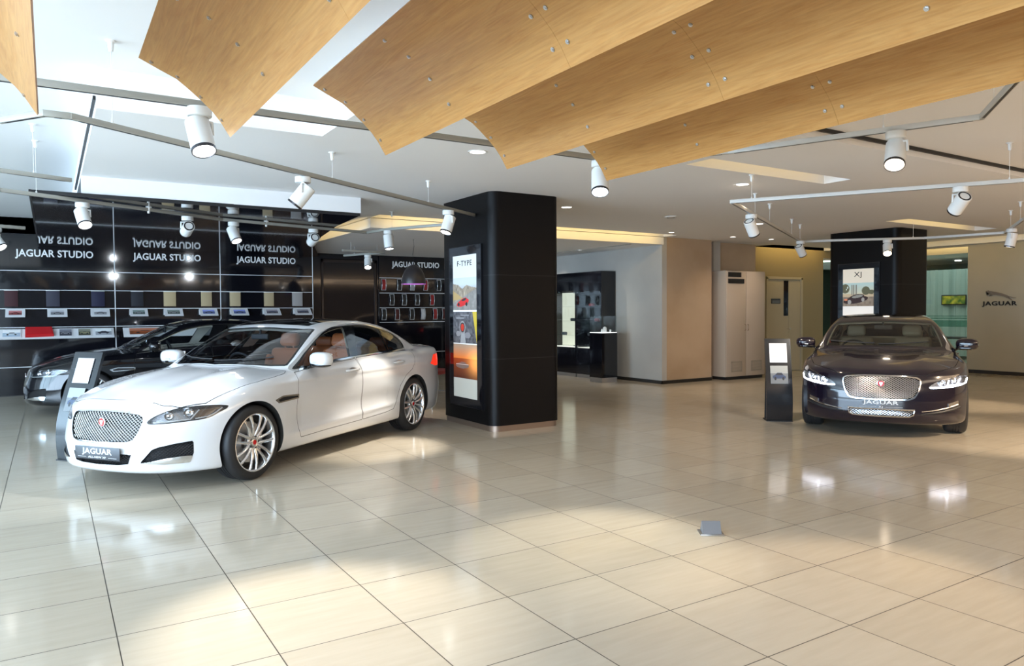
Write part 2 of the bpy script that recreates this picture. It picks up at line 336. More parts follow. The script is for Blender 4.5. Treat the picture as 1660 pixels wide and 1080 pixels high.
# ------------------------------------------------------------------ car body tools
def poly_sd(P, poly):
    # signed distance (negative inside) of points P (n,2) to polygon
    A = np.array(poly, float); B = np.roll(A, -1, 0); d = np.full(len(P), 1e9); inside = np.zeros(len(P), bool)
    for a, b in zip(A, B):
        e = b-a; w_ = P-a; t = np.clip((w_@e)/(e@e+1e-12), 0, 1); q = w_-np.outer(t, e); d = np.minimum(d, (q*q).sum(1))
        c = (a[1] > P[:, 1]) != (b[1] > P[:, 1]); xx = a[0]+(P[:, 1]-a[1])*e[0]/(e[1] if abs(e[1]) > 1e-12 else 1e-12)
        inside ^= c & (P[:, 0] < xx)
    return np.sqrt(d)*np.where(inside, -1, 1)
def smooth_poly(pts, n=6):
    # closed Catmull-Rom through pts
    P = np.array(pts, float); m = len(P); out = []
    for i in range(m):
        p0, p1, p2, p3 = P[i-1], P[i], P[(i+1) % m], P[(i+2) % m]
        for k in range(n):
            t = k/n; out.append(.5*((2*p1)+(-p0+p2)*t+(2*p0-5*p1+4*p2-p3)*t*t+(-p0+3*p1-3*p2+p3)*t**3))
    return [tuple(p) for p in out]
class Cut:
    def __init__(s, V, T): s.V = V; s.T = T; s.L = np.zeros(len(T), int); s.names = ['body']
    def lab(s, n):
        if n not in s.names: s.names.append(n)
        return s.names.index(n)
    def cut(s, phi_fn, name, sel_fn=None, only=None):
        V, T, L = s.V, s.T, s.L
        phi = phi_fn(V); phi = np.where(np.abs(phi) < 1e-5, 1e-5, phi); c = V[T].mean(1)
        sel = np.ones(len(T), bool) if sel_fn is None else sel_fn(c)
        if only is not None: sel &= np.isin(L, [s.lab(n) for n in only])
        ins = phi[T] < 0; cnt = ins.sum(1); mixed = sel & (cnt > 0) & (cnt < 3); full = sel & (cnt == 3); k = s.lab(name)
        Tm = T[mixed]; im = ins[mixed]; lone_in = cnt[mixed] == 1
        j = np.where(lone_in, np.argmax(im, 1), np.argmin(im, 1)); r = np.arange(len(Tm))
        a, b, d = Tm[r, j], Tm[r, (j+1) % 3], Tm[r, (j+2) % 3]
        e = np.r_[np.c_[a, b], np.c_[a, d]]; es = np.sort(e, 1); ue, inv = np.unique(es, axis=0, return_inverse=True); inv = inv.ravel()
        t = phi[ue[:, 0]]/(phi[ue[:, 0]]-phi[ue[:, 1]]); NV = V[ue[:, 0]]+(V[ue[:, 1]]-V[ue[:, 0]])*t[:, None]
        n0 = len(V); m1 = n0+inv[:len(Tm)]; m2 = n0+inv[len(Tm):]
        Lm = L[mixed]; lab_l = np.where(lone_in, k, Lm); lab_o = np.where(lone_in, Lm, k)
        L2 = L.copy(); L2[full] = k; keep = ~mixed
        s.T = np.r_[T[keep], np.c_[a, m1, m2], np.c_[m1, b, d], np.c_[m1, d, m2]]
        s.L = np.r_[L2[keep], lab_l, lab_o, lab_o]; s.V = np.r_[V, NV]; return s
    def sub(s, name, side=None, extra=None):
        if name not in s.names: return None
        m = s.L == s.names.index(name)
        c = s.V[s.T].mean(1)
        if side: m &= (c[:, 1]*side > 0)
        if extra is not None: m &= extra(c)
        T = s.T[m]
        if len(T) == 0: return None
        u, inv = np.unique(T, return_inverse=True); return s.V[u], inv.reshape(-1, 3)
def border(T):
    e = np.r_[T[:, [0, 1]], T[:, [1, 2]], T[:, [2, 0]]]; k = np.sort(e, 1); u, inv, c = np.unique(k, axis=0, return_inverse=True, return_counts=True); inv = inv.ravel()
    return e[c[inv] == 1]
def npmesh(name, V, F, N=None):
    me = bpy.data.meshes.new(name); me.from_pydata([tuple(v) for v in V.tolist()], [], [tuple(f) for f in F.tolist()])
    me.shade_smooth(); me.update()
    if N is not None: me.normals_split_custom_set_from_vertices([tuple(n) for n in N.tolist()])
    return me
# wheel (spins about local y, outer face towards +y for the left side)
def wheel_meshes(spokes, R=.343, rr=.264, W=.245):
    ax = Matrix.Rotation(-PI/2, 4, 'X')   # lathe z -> +y
    ty = MB(); ty.lathe([(rr-.006, -.118), (rr+.004, -.124), (rr+.028, -.124), (R-.02, -.112), (R-.004, -.092), (R, -.05), (R, -.034), (R-.006, -.033), (R-.006, -.025), (R, -.024), (R, -.004), (R-.006, -.003), (R-.006, .003), (R, .004), (R, .024), (R-.006, .025), (R-.006, .033), (R, .034), (R, .05), (R-.004, .092), (R-.02, .112), (rr+.028, .124), (rr+.004, .124), (rr-.006, .118)], 96, ax)
    rim = MB(); rim.lathe([(rr+.002, .122), (rr-.006, .124), (rr-.014, .116), (rr-.020, .09), (rr-.03, .0), (rr-.04, -.11), (rr, -.12)], 72, ax)
    for k in range(spokes):
        for d in (-1, 1):
            a = 2*PI*k/spokes+PI/2
            pts = []
            for q in range(7):
                u = q/6; r = .062+u*(rr-.018-.062); an = a+d*math.asin((.019+.022*u)/r); y = .098+.012*math.sin(PI*u)-.012*(1-u)**2
                pts.append((r*math.cos(an), y, r*math.sin(an)))
            rim.tube(pts, [.021, .020, .0185, .0175, .017, .018, .021], 8, flat=.8)
    rim.lathe([(.078, .055), (.080, .088), (.070, .100), (.046, .102), (.04, .098)], 40, ax)
    for k in range(spokes):     # webs near the rim
        pass
    hub = MB(); hub.lathe([(.0, .106), (.030, .106), (.036, .102), (.038, .094)], 30, ax)
    nuts = MB()
    if 1:
        a = 0; nuts.cyl((.056*math.cos(a), .085, .056*math.sin(a)), (.056*math.cos(a), .104, .056*math.sin(a)), .0115, 12)
    badge = MB(); badge.cyl((0, .105, 0), (0, .1085, 0), .022, 24)
    disc = MB(); disc.lathe([(.06, .02), (.06, .035), (.185, .035), (.185, .012), (.06, .012)], 48, ax)
    back = MB(); back.cyl((0, -.05, 0), (0, -.02, 0), rr-.035, 40)
    return dict(tyre=ty.mesh('tyre'), rim=rim.mesh('rim', angle=50), hub=hub.mesh('hub_cap'), nuts=nuts.mesh('wheel_nuts'), badge=badge.mesh('wheel_badge'), disc=disc.mesh('brake_disc'), back=back.mesh('wheel_back'))
def growler(mb, R, mi0=0, mi1=1, mi2=2):
    # round badge facing +z: chrome rim, red field, chrome cat face relief
    mb.lathe([(R*.78, .004), (R*.86, .008), (R, .006), (R, 0)], 40, None, mi0); mb.cyl((0, 0, 0), (0, 0, .004), R*.80, 36, mi1)
    face = [(-.36, .42), (-.16, .36), (0, .42), (.16, .36), (.36, .42), (.42, .1), (.26, -.16), (.22, -.44), (0, -.56), (-.22, -.44), (-.26, -.16), (-.42, .1)]
    mb.prism([(x*R, y*R) for x, y in face], .004, .008, mi2)
    for sx in (-1, 1): mb.prism([(sx*R*a, R*b) for a, b in ((.08, .14), (.26, .2), (.22, .06))], .008, .0095, mi1)
    mb.prism([(R*a, R*b) for a, b in ((-.14, -.28), (.14, -.28), (.08, -.46), (-.08, -.46))], .008, .0095, mi1)
    return mb
def front_pt(S, u, z, obl, inset=0.0, side=1):
    # point on the body for projected coordinate (u,z): frontal projection, or the oblique one used at the corners
    if not obl: o = np.array([1.3, u, z]); d = np.array([-1., 0, 0])
    else:
        g = u/.7; o = np.array([1.5-g/2-.0, 1.5+g/2, z]); d = np.array([-.7071, -.7071, 0]);
    a = 0.0; t = np.arange(0, 2.6, .02); P = o+np.outer(t, d); v = S.f(P[:, 0], P[:, 1], P[:, 2]); i = int(np.argmax(v < 0))
    if v[i] >= 0: return None
    a, b = t[i-1], t[i]
    for _ in range(16):
        m = (a+b)/2; q = o+d*m
        if S.f(q[0:1], q[1:2], q[2:3])[0] < 0: b = m
        else: a = m
    p = o+d*(b+inset); p[1] *= side if obl else 1; return p
def lattice(S, poly, obl, cw, ch, r, inset, side=1, mb=None, wav=.0):
    mb = mb or MB(); P = np.array(poly); u0, z0 = P.min(0); u1, z1 = P.max(0); sl = ch/cw
    # depth lookup grid
    nu, nz = 40, 16; us = np.linspace(u0, u1, nu); zs = np.linspace(z0, z1, nz); Gd = np.zeros((nu, nz, 3))
    for i, u in enumerate(us):
        for j, z in enumerate(zs):
            q = front_pt(S, u, z, obl, inset, side); Gd[i, j] = q if q is not None else (Gd[i, j-1] if j else (.8, u, z))
    def at(u, z):
        fu = min(max((u-u0)/(u1-u0)*(nu-1), 0), nu-1.001); fz = min(max((z-z0)/(z1-z0)*(nz-1), 0), nz-1.001); i, j = int(fu), int(fz); a, b = fu-i, fz-j
        return (Gd[i, j]*(1-a)+Gd[i+1, j]*a)*(1-b)+(Gd[i, j+1]*(1-a)+Gd[i+1, j+1]*a)*b
    for sg in (-1, 1):
        n = int(((u1-u0)+(z1-z0)/sl)/cw)+2
        for k in range(-2, n+1):
            c = u0+k*cw if sg > 0 else u0+k*cw
            pts = []; zz = np.linspace(z0, z1, 26); uu = c+sg*(zz-(z0 if sg > 0 else z0))/sl*1.0 if sg > 0 else c-(zz-z0)/sl
            if sg > 0: uu = uu-(z1-z0)/sl*0
            segs = []; cur = []
            sd = poly_sd(np.c_[uu, zz], poly)
            for q in range(len(zz)):
                if sd[q] < .002: cur.append(at(uu[q], zz[q]))
                else:
                    if len(cur) > 1: segs.append(cur)
                    cur = []
            if len(cur) > 1: segs.append(cur)
            for c_ in segs: mb.tube(c_[::3]+([c_[-1]] if (len(c_)-1) % 3 else []), r, 4)
        # lines entering from the left edge
        if sg > 0:
            ext = int((z1-z0)/sl/cw)+2
            rng = range(-ext, -2)
        else: rng = range(n+1, n+ext+2 if (ext := int((z1-z0)/sl/cw)+2) else n)
        for k in rng:
            c = u0+k*cw; zz = np.linspace(z0, z1, 26); uu = c+sg*(zz-z0)/sl; sd = poly_sd(np.c_[uu, zz], poly); cur = []; segs = []
            for q in range(len(zz)):
                if sd[q] < .002: cur.append(at(uu[q], zz[q]))
                else:
                    if len(cur) > 1: segs.append(cur)
                    cur = []
            if len(cur) > 1: segs.append(cur)
            for c_ in segs: mb.tube(c_[::3]+([c_[-1]] if (len(c_)-1) % 3 else []), r, 4)
    return mb
def sym(half):  # mirror a right-hand half outline given from top centre to bottom centre
    return list(half)+[(-y, z) for y, z in half[::-1] if abs(y) > 1e-6]
CFG = {}
CFG['XF'] = dict(S=XF, x0=-3.3, x1=.3, wb=2.96, hub=.34, ar=.382, pose=None,
 grille=sym([(0, .694), (.2, .690), (.35, .676), (.398, .655), (.408, .61), (.385, .52), (.345, .458), (.28, .440), (0, .434)]),
 head=smooth_poly([(-.222, .600), (-.17, .652), (-.05, .70), (.06, .722), (.25, .728), (.415, .709), (.33, .662), (.24, .625), (.06, .608), (-.1, .598)], 5),
 intake=[(-.285, .272), (-.24, .325), (-.19, .385), (-.14, .405), (-.02, .428), (.13, .445), (.13, .34), (.10, .262), (-.1, .258)],
 blade=smooth_poly([(-.285, .268), (-.12, .256), (.095, .262), (.118, .318), (-.05, .312), (-.17, .292)], 4),
 mouth=sym([(0, .345), (.335, .345), (.305, .262), (.2, .25), (0, .246)]),
 plate=(.262, .290, .398), platex=.875, badge=.602, badger=.042,
 hood=[(.650, 0), (.650, .27), (.655, .50), (.592, .634), (.50, .71), (.43, .765), (.30, .79), (.10, .825), (-.116, .85), (-.35, .850), (-.52, .835), (-.60, .79), (-.56, .6), (-.51, .36), (-.46, 0)],
 ws=[(-.483, 0), (-.532, .365), (-.60, .60), (-.676, .742), (-.80, .725), (-1.0, .685), (-1.328, .610), (-1.262, .50), (-1.21, .28), (-1.195, 0)],
 sun=[(-1.30, 0), (-1.31, .28), (-1.36, .50), (-1.6, .525), (-2.2, .52), (-2.62, .49), (-2.68, .44), (-2.70, 0)],
 rw=[(-2.95, 0), (-2.93, .30), (-2.86, .52), (-3.1, .58), (-3.42, .62), (-3.52, .5), (-3.58, 0)],
 dlo=smooth_poly([(-.655, .955), (-.83, 1.055), (-1.003, 1.148), (-1.312, 1.285), (-1.61, 1.350), (-1.94, 1.380), (-2.33, 1.370), (-2.697, 1.312), (-2.96, 1.225), (-3.09, 1.125), (-3.09, 1.065), (-3.0, 1.045), (-2.2, 1.032), (-1.69, 1.018), (-1.34, 1.001), (-.776, .958)], 3),
 bp=((-1.655, -1.84), (-1.80, -2.07)), qx=(-2.60, -2.64),
 fdoor=[(-.645, .93), (-.615, .80), (-.600, .60), (-.625, .35), (-.66, .285), (-1.1, .297), (-1.765, .307), (-1.762, .6), (-1.765, .9), (-1.745, 1.012), (-1.70, 1.0), (-1.34, .985), (-.776, .944)],
 rdoor=[(-1.772, 1.010), (-1.772, .9), (-1.769, .6), (-1.772, .307), (-2.26, .324), (-2.44, .345), (-2.52, .45), (-2.60, .62), (-2.74, .735), (-2.90, .80), (-3.00, .90), (-3.05, 1.03), (-2.2, 1.018)],
 vent=[(-.262, .700), (-.379, .730), (-.624, .722), (-.624, .678), (-.315, .664)], handles=(-1.585, -2.59), hz=(.883, .905),
 tail=[(-3.43, .83), (-3.60, .945), (-4.3, .955), (-4.3, .80), (-3.60, .79)], mirror=(-.90, .995, 1.045), tailmask=.45)
CFG['XJ'] = dict(S=XJ, x0=-3.4, x1=.35, wb=3.032, hub=.345, ar=.385,
 grille=sym([(0, .738), (.2, .735), (.37, .720), (.402, .70), (.408, .66), (.385, .565), (.345, .495), (.29, .472), (0, .464)]),
 head=smooth_poly([(-.215, .600), (-.20, .640), (-.07, .706), (.07, .728), (.16, .738), (.33, .738), (.50, .705), (.50, .66), (.30, .633), (.10, .612), (0, .603), (-.12, .597)], 5),
 intake=None, blade=None,
 mouth=sym([(0, .352), (.352, .352), (.338, .29), (.30, .272), (.2, .268), (0, .266)]),
 plate=None, badge=.648, badger=.044,
 hood=[(.83, 0), (.825, .27), (.78, .47), (.64, .63), (.50, .72), (.36, .78), (.10, .825), (-.116, .85), (-.4, .855), (-.58, .84), (-.67, .79), (-.62, .6), (-.57, .36), (-.52, 0)],
 ws=[(-.55, 0), (-.60, .365), (-.67, .60), (-.745, .735), (-.90, .715), (-1.1, .680), (-1.36, .625), (-1.31, .50), (-1.26, .28), (-1.245, 0)],
 sun=[(-1.36, 0), (-1.37, .28), (-1.41, .50), (-1.6, .525), (-2.2, .52), (-2.62, .49), (-2.70, 0)],
 rw=[(-3.0, 0), (-2.98, .30), (-2.92, .52), (-3.2, .58), (-3.52, .62), (-3.62, .5), (-3.7, 0)],
 dlo=smooth_poly([(-.72, .975), (-.90, 1.065), (-1.06, 1.148), (-1.38, 1.285), (-1.68, 1.345), (-2.0, 1.372), (-2.4, 1.365), (-2.77, 1.31), (-3.04, 1.225), (-3.17, 1.125), (-3.17, 1.075), (-3.07, 1.055), (-2.3, 1.045), (-1.74, 1.03), (-1.40, 1.01), (-.84, .978)], 3),
 bp=((-1.70, -1.88), (-1.84, -2.1)), qx=(-2.66, -2.70),
 fdoor=[(-.715, .95), (-.68, .80), (-.66, .60), (-.68, .35), (-.72, .285), (-1.1, .297), (-1.80, .307), (-1.80, .6), (-1.80, .9), (-1.79, 1.02), (-1.40, .995), (-.84, .962)],
 rdoor=[(-1.81, 1.02), (-1.81, .9), (-1.81, .6), (-1.81, .307), (-2.3, .324), (-2.5, .345), (-2.6, .47), (-2.68, .62), (-2.82, .735), (-2.97, .80), (-3.07, .90), (-3.12, 1.04), (-2.3, 1.03)],
 vent=[(-.30, .700), (-.41, .730), (-.64, .722), (-.64, .678), (-.35, .664)], handles=(-1.62, -2.65), hz=(.89, .91),
 tail=[(-3.55, .83), (-3.72, .945), (-4.4, .955), (-4.4, .80), (-3.72, .79)], mirror=(-.93, 1.0, 1.05), tailmask=.45)
def cut_body(key):
    c = CFG[key]; S = c['S']; V, T = S.mesh(c['x0'], c['x1'], lambda x: .62+0*x, nphi=300, dx=.022, ncap=46); C = Cut(V, T)
    fr = lambda P: np.c_[P[:, 1], P[:, 2]]; ob = lambda P: np.c_[(np.abs(P[:, 1])-P[:, 0])*.7, P[:, 2]]; sd_ = lambda P: P[:, [0, 2]]; tp = lambda P: np.c_[P[:, 0], np.abs(P[:, 1])]
    def pf(proj, poly, off=0.): return lambda P: poly_sd(proj(P), poly)-off
    front = lambda q: (q[:, 0] > .45) & (q[:, 2] < .80); corner = lambda q: (q[:, 0] > .02) & (np.abs(q[:, 1]) > .25)
    def mir(poly): return list(poly)+[(x, -y) for x, y in poly[::-1] if abs(y) > 1e-6]
    tpf = lambda P: P[:, :2]
    # wheel arches
    for xa in (0, -c['wb']): C.cut(lambda P, xa=xa: np.hypot(P[:, 0]-xa, P[:, 2]-c['hub'])-c['ar'], 'arch', lambda q: (np.abs(q[:, 1]) > .60) & (q[:, 2] < .8))
    cab = lambda q: (q[:, 2] > .88) & (q[:, 0] < -.4)
    C.cut(pf(sd_, c['dlo'], .010), 'window_trim', lambda q: (np.abs(q[:, 1]) > .5) & (q[:, 2] > .9), ['body'])
    C.cut(pf(sd_, c['dlo'], -.006), 'pillar', None, ['window_trim'])
    (b0, t0), (b1, t1) = c['bp']; zb, zt = 1.0, 1.37
    inner = lambda P: poly_sd(sd_(P), c['dlo'])+.016
    xl = lambda P, b, t: P[:, 0]-(b+(t-b)*(P[:, 2]-zb)/(zt-zb))
    C.cut(lambda P: np.maximum(inner(P), -xl(P, b0, t0)), 'front_glass', None, ['pillar'])
    q0, q1 = c['qx']
    C.cut(lambda P: np.maximum(np.maximum(inner(P), xl(P, b1, t1)), -(P[:, 0]-q0)+.0), 'rear_glass', None, ['pillar'])
    C.cut(lambda P: np.maximum(inner(P), P[:, 0]-q1), 'quarter_glass', None, ['pillar'])
    C.cut(pf(tpf, mir(c['ws']), .0), 'screen_border', lambda q: (q[:, 2] > .9) & (q[:, 0] > -1.6) & (q[:, 0] < -.4), ['body'])
    C.cut(pf(tpf, mir(c['ws']), -.022), 'windscreen', None, ['screen_border'])
    C.cut(pf(tpf, mir(c['sun'])), 'roof_glass', lambda q: q[:, 2] > 1.25, ['body'])
    C.cut(pf(tpf, mir(c['rw'])), 'rear_window', lambda q: (q[:, 2] > .95) & (q[:, 0] < -2.6), ['body'])
    # front
    C.cut(pf(fr, c['grille'], .011), 'grille_surround', front, ['body']); C.cut(pf(fr, c['grille'], -.004), 'grille', None, ['grille_surround'])
    C.cut(pf(ob, c['head'], .003), 'lamp_edge', corner, ['body']); C.cut(pf(ob, c['head'], -.003), 'headlight', None, ['lamp_edge'])
    if c['intake'] is not None:
        C.cut(pf(ob, c['intake']), 'intake', corner, ['body']); C.cut(pf(ob, c['blade']), 'blade', None, ['intake'])
    C.cut(pf(fr, c['mouth']), 'mouth', front, ['body'])
    C.cut(pf(sd_, c['vent']), 'vent_frame', lambda q: np.abs(q[:, 1]) > .8, ['body']); C.cut(pf(sd_, c['vent'], -.013), 'vent', None, ['vent_frame'])
    C.cut(pf(sd_, c['tail']), 'tail_light', lambda q: np.abs(q[:, 1]) > c['tailmask'], ['body'])
    g = .0028
    hs = lambda q: (q[:, 2] > .66) & (q[:, 0] > -.75)
    C.cut(pf(tpf, mir(c['hood']), g), 'shut_line', hs, ['body']); C.cut(pf(tpf, mir(c['hood']), -g), 'bonnet', None, ['shut_line'])
    for n in ('fdoor', 'rdoor'):
        C.cut(pf(sd_, c[n], g), 'shut_line', lambda q: np.abs(q[:, 1]) > .6, ['body']); C.cut(pf(sd_, c[n], -g), n, lambda q: (np.abs(q[:, 1]) > .6) & (q[:, 0] < -.60), ['shut_line'])
    return C
CUTS = {}
def rounded_seat(mb, x, y, w=.50, h=1.13):
    T = Matrix.Rotation(math.radians(-18), 4, 'Y')
    mb.rbox((x+.02, y, .50), (.50, w, .16), .06); mb.rbox((x-.30, y, .80), (.13, w*.94, .60), .055, 4, T)
    mb.rbox((x-.24, y+w*.40, .78), (.17, .07, .46), .03, 3, T); mb.rbox((x-.24, y-w*.40, .78), (.17, .07, .46), .03, 3, T)
    mb.rbox((x-.41, y, h+.06), (.11, .26, .17), .05, 4, T); mb.cyl((x-.39, y-.06, h-.08), (x-.40, y-.06, h+.02), .008, 8); mb.cyl((x-.39, y+.06, h-.08), (x-.40, y+.06, h+.02), .008, 8)
def build_car(key, name, label, loc, heading, paint, seatm, trimm, scale=1.0, rearglass=None, drl=False, plate=None, spokes=7, screen=None, fglass=None, grille_mat=None, roofm=None, vent_in=None):
    c = CFG[key]; S = c['S']
    if key not in CUTS: CUTS[key] = cut_body(key)
    C = CUTS[key]; car = thing(name, label, 'car', loc, heading, scale=scale)
    def part(lbl, oname, mat, side=None, parent=None, extra=None, off=0., nrm=True):
        r = C.sub(lbl, side, extra)
        if r is None: return None
        V, T = r; N = S.normal(V)
        if off: V = V-N*off
        return link(oname, npmesh(oname, V, T, N), mat, parent or car)
    part('body', 'body_shell', paint)
    part('bonnet', 'bonnet', paint)
    for s in (1, -1):
        part('fdoor', 'front_door', paint, s); part('rdoor', 'rear_door', paint, s)
    part('shut_line', 'shut_lines', m_gap, off=.006)
    part('window_trim', 'window_trim', m_chrome); part('pillar', 'door_pillar_trim', m_black_trim, off=.003)
    for s in (1, -1):
        part('front_glass', 'side_window', fglass or m_glass, s, off=.006); part('rear_glass', 'side_window', rearglass or m_tint, s, off=.006); part('quarter_glass', 'side_window', rearglass or m_tint, s, off=.006)
    part('screen_border', 'windscreen_border', m_black_trim); ws = part('windscreen', 'windscreen', screen or m_windscreen)
    part('roof_glass', 'roof_glass', roofm or m_black_trim); part('rear_window', 'rear_window', m_tint)
    # grille
    part('grille_surround', 'grille_surround', m_chrome); part('mouth', 'lower_grille', m_dark, off=.03)
    gb = part('grille', 'grille', m_dark, off=.035)
    inner = [(y*.985, .565+(z-.565)*.985) for y, z in c['grille']]
    cw, ch = (.0345, .0265) if key == 'XF' else (.036, .0235)
    lattice(S, inner, False, cw, ch, .0042, .008).build('grille_mesh', grille_mat or m_chrome, gb)
    if key == 'XJ': lattice(S, c['mouth'], False, .036, .024, .003, .004).build('lower_grille_mesh', m_chrome, car)
    else: lattice(S, c['mouth'], False, .030, .022, .003, .01).build('lower_grille_mesh', m_dark_metal, car)
    if key == 'XJ':
        r = MB(); pl = c['mouth']+[c['mouth'][0]]; pts = []
        for (a, b), (a2, b2) in zip(pl[:-1], pl[1:]):
            for k in range(6):
                q = front_pt(S, a+(a2-a)*k/6, b+(b2-b)*k/6, False, -.004)
                if q is not None: pts.append(q)
        r.tube(pts+[pts[0]], .007, 6).build('lower_grille_frame', m_chrome, car)
    bx = front_pt(S, 0, c['badge'], False)[0]
    growler(MB(), c['badger']).build('badge', [m_chrome, m_red, m_silver], car, (bx+.0, 0, c['badge']), (PI/2, 0, PI/2), angle=25)
    for side in (1, -1):
        # headlamp: recessed housing, clear cover, lamps, running-light strip
        part('lamp_edge', 'headlight_seal', m_black_trim, side)
        r = C.sub('headlight', side); V, T = r; N = S.normal(V); V2 = V-N*.055
        B = border(T); n = len(V); F = T.tolist()+[[int(a), int(b), int(b)+n, int(a)+n] for a, b in B]
        me = bpy.data.meshes.new('headlight'); me.from_pydata([tuple(v) for v in np.r_[V2, V-N*.002].tolist()], [], [tuple(f) for f in F]); me.shade_smooth(); me.set_sharp_from_angle(angle=.6)
        hl = link('headlight', me, M('headlamp_housing', (.30, .31, .33), .22, .9) if side > 0 else bpy.data.materials['headlamp_housing'], car)
        hl['label'] = 'car headlamp with lit white strip' if drl else 'car headlamp, unlit'
        part('headlight', 'cover', m_lampglass, side, hl)
        H = c['head']; Hc = np.array(H).mean(0)
        low = sorted([p for p in H], key=lambda p: p[0])
        # running light: follows the lower edge then kicks up (a J on its side)
        umin = min(p[0] for p in H); umax = max(p[0] for p in H)
        def lower(u):
            zz = np.linspace(Hc[1]+.02, .5, 60); sdv = poly_sd(np.c_[np.full(60, u), zz], H); ok = zz[sdv < -.010]; return ok.min() if len(ok) else None
        def upper(u):
            zz = np.linspace(.5, .8, 90); sdv = poly_sd(np.c_[np.full(90, u), zz], H); ok = zz[sdv < -.010]; return ok.max() if len(ok) else None
        def strip(u0, u1, kick):
            pts = []
            for u in np.linspace(u0, u1, 14):
                z = lower(u)
                if z is None: continue
                q = front_pt(S, u, z, True, .006, side)
                if q is not None: pts.append(q)
            z1 = lower(u1); z2 = upper(u1+kick)
            for k in (1, 2, 3):
                q = front_pt(S, u1+kick*k/3, z1+(z2-z1)*.8*k/3, True, .010, side)
                if q is not None: pts.append(q)
            return pts
        L1 = strip(umin+.02, umin+(umax-umin)*.30, .03); L2 = strip(umin+(umax-umin)*.34, umin+(umax-umin)*.80, .09 if key == 'XJ' else .06)
        if key == 'XF': L1, L2 = strip(umin+.05, umin+(umax-umin)*.52, .07), strip(umin+(umax-umin)*.58, umin+(umax-umin)*.84, .05)
        mb = MB()
        for L_ in (L1, L2):
            if len(L_) > 2: mb.tube(L_, .0075 if drl else .006, 8)
        mb.build('running_light', m_drl if drl else m_silver, hl)
        for fu, rr_ in ((.26, .030), (.50, .034)):
            u = umin+(umax-umin)*fu; z = (lower(u)+upper(u))/2+.006; q = front_pt(S, u, z, True, .035, side)
            if q is not None:
                lens = MB(); n_ = np.array([.82, .57*side, 0]); Mx = basis(q-n_*.02, (-n_[1], n_[0], 0), n_)
                lens.lathe([(rr_*1.15, -.01), (rr_*1.2, .02), (rr_*1.05, .024), (rr_, .012)], 24, Mx); lens.lathe([(.0001, .026), (rr_*.5, .022), (rr_*.9, .010)], 24, Mx)
                lens.build('lamp_module', m_chrome, hl)
        if c['intake'] is not None:
            ib = part('intake', 'side_intake', m_dark, side, off=.03); part('blade', 'intake_blade', m_chrome, side, off=-.004)
            lattice(S, c['intake'], True, .028, .024, .0028, .010, side).build('intake_mesh', m_dark_metal, ib)
        else:
            # long slim bumper recess with chrome blade and fog lamp
            pts = [front_pt(S, u, z, True, -.001, side) for u, z in ((-.30, .335), (-.22, .345), (-.14, .357), (-.04, .375), (.06, .397), (.13, .412))]
            MB().tube(pts, [.005, .007, .008, .009, .010, .012], 8).build('bumper_blade', m_chrome, car)
            a = [front_pt(S, u, z, True, .0, side) for u, z in ((-.01, .384), (.14, .408), (.14, .455), (-.01, .425))]
            a2 = [p+np.array([.008, .006*side, 0]) for p in a]
            MB().add([*a, *a2], [(0, 1, 2, 3), (4, 5, 6, 7), (0, 1, 5, 4), (1, 2, 6, 5), (2, 3, 7, 6), (3, 0, 4, 7)]).build('fog_lamp', m_satin_metal, car)
            dk = [front_pt(S, u, z, True, -.002, side) for u, z in ((-.31, .305), (-.2, .318), (-.08, .336), (.05, .36), (.16, .385))]
            MB().tube(dk, [.008, .014, .016, .018, .02], 8, flat=1).build('bumper_recess', m_dark, car)
        # side vent, handles, mirror, tail lamp
        part('vent_frame', 'side_vent', m_chrome, side, off=-.003); part('vent', 'side_vent_insert', vent_in or m_dark, side, off=.006)
        for hx, hz in zip(c['handles'], c['hz']):
            yb = float(S.W(hx)-S.sec(hz)-S.door(hx, hz)); h = MB()
            h.tube([(hx+.115, side*(yb-.004), hz-.004), (hx+.095, side*(yb+.022), hz), (hx+.03, side*(yb+.032), hz+.002), (hx-.05, side*(yb+.032), hz+.003), (hx-.10, side*(yb+.022), hz+.003), (hx-.12, side*(yb-.004), hz)], [.010, .015, .017, .017, .015, .010], 10, flat=.8)
            hd = h.build('door_handle', paint, car); MB().ellipsoid((hx-.01, side*(yb-.001), hz+.002), (.075, .006, .030), 20, 8).build('handle_recess', m_gap if paint is not m_paint_white else m_satin_metal, hd)
        mx, my, mz = c['mirror']; mm = MB()
        mm.ellipsoid((mx, side*my, mz), (.085, .130, .078), 28, 16, .72, Matrix.Rotation(side*math.radians(-12), 4, 'Z')); mo = mm.build('door_mirror', paint, car, angle=80)
        MB().rbox((mx-.062, side*my, mz+.002), (.02, .215, .115), .02, 3, Matrix.Rotation(side*math.radians(-12), 4, 'Z')).build('mirror_glass', m_chrome, mo)
        lo = MB(); lo.ellipsoid((mx+.0, side*(my-.01), mz-.052), (.078, .122, .030), 24, 10, .75, Matrix.Rotation(side*math.radians(-12), 4, 'Z')); lo.tube([(mx-.02, side*(my-.10), mz-.06), (mx+.02, side*(my-.155), mz-.085), (mx+.03, side*(my-.20), mz-.10)], [.024, .028, .034], 10, flat=.6)
        lo.build('mirror_base', m_black_trim, mo)
        ind = MB(); ind.tube([(mx+.083, side*(my-.04), mz-.022), (mx+.080, side*(my+.04), mz-.020), (mx+.058, side*(my+.10), mz-.016), (mx+.01, side*(my+.128), mz-.010)], .006, 8); ind.build('indicator', m_silver, mo)
        tl = part('tail_light', 'tail_light', m_redlamp, side); part('tail_light', 'lamp_backing', m_gap, side, tl, off=.02)
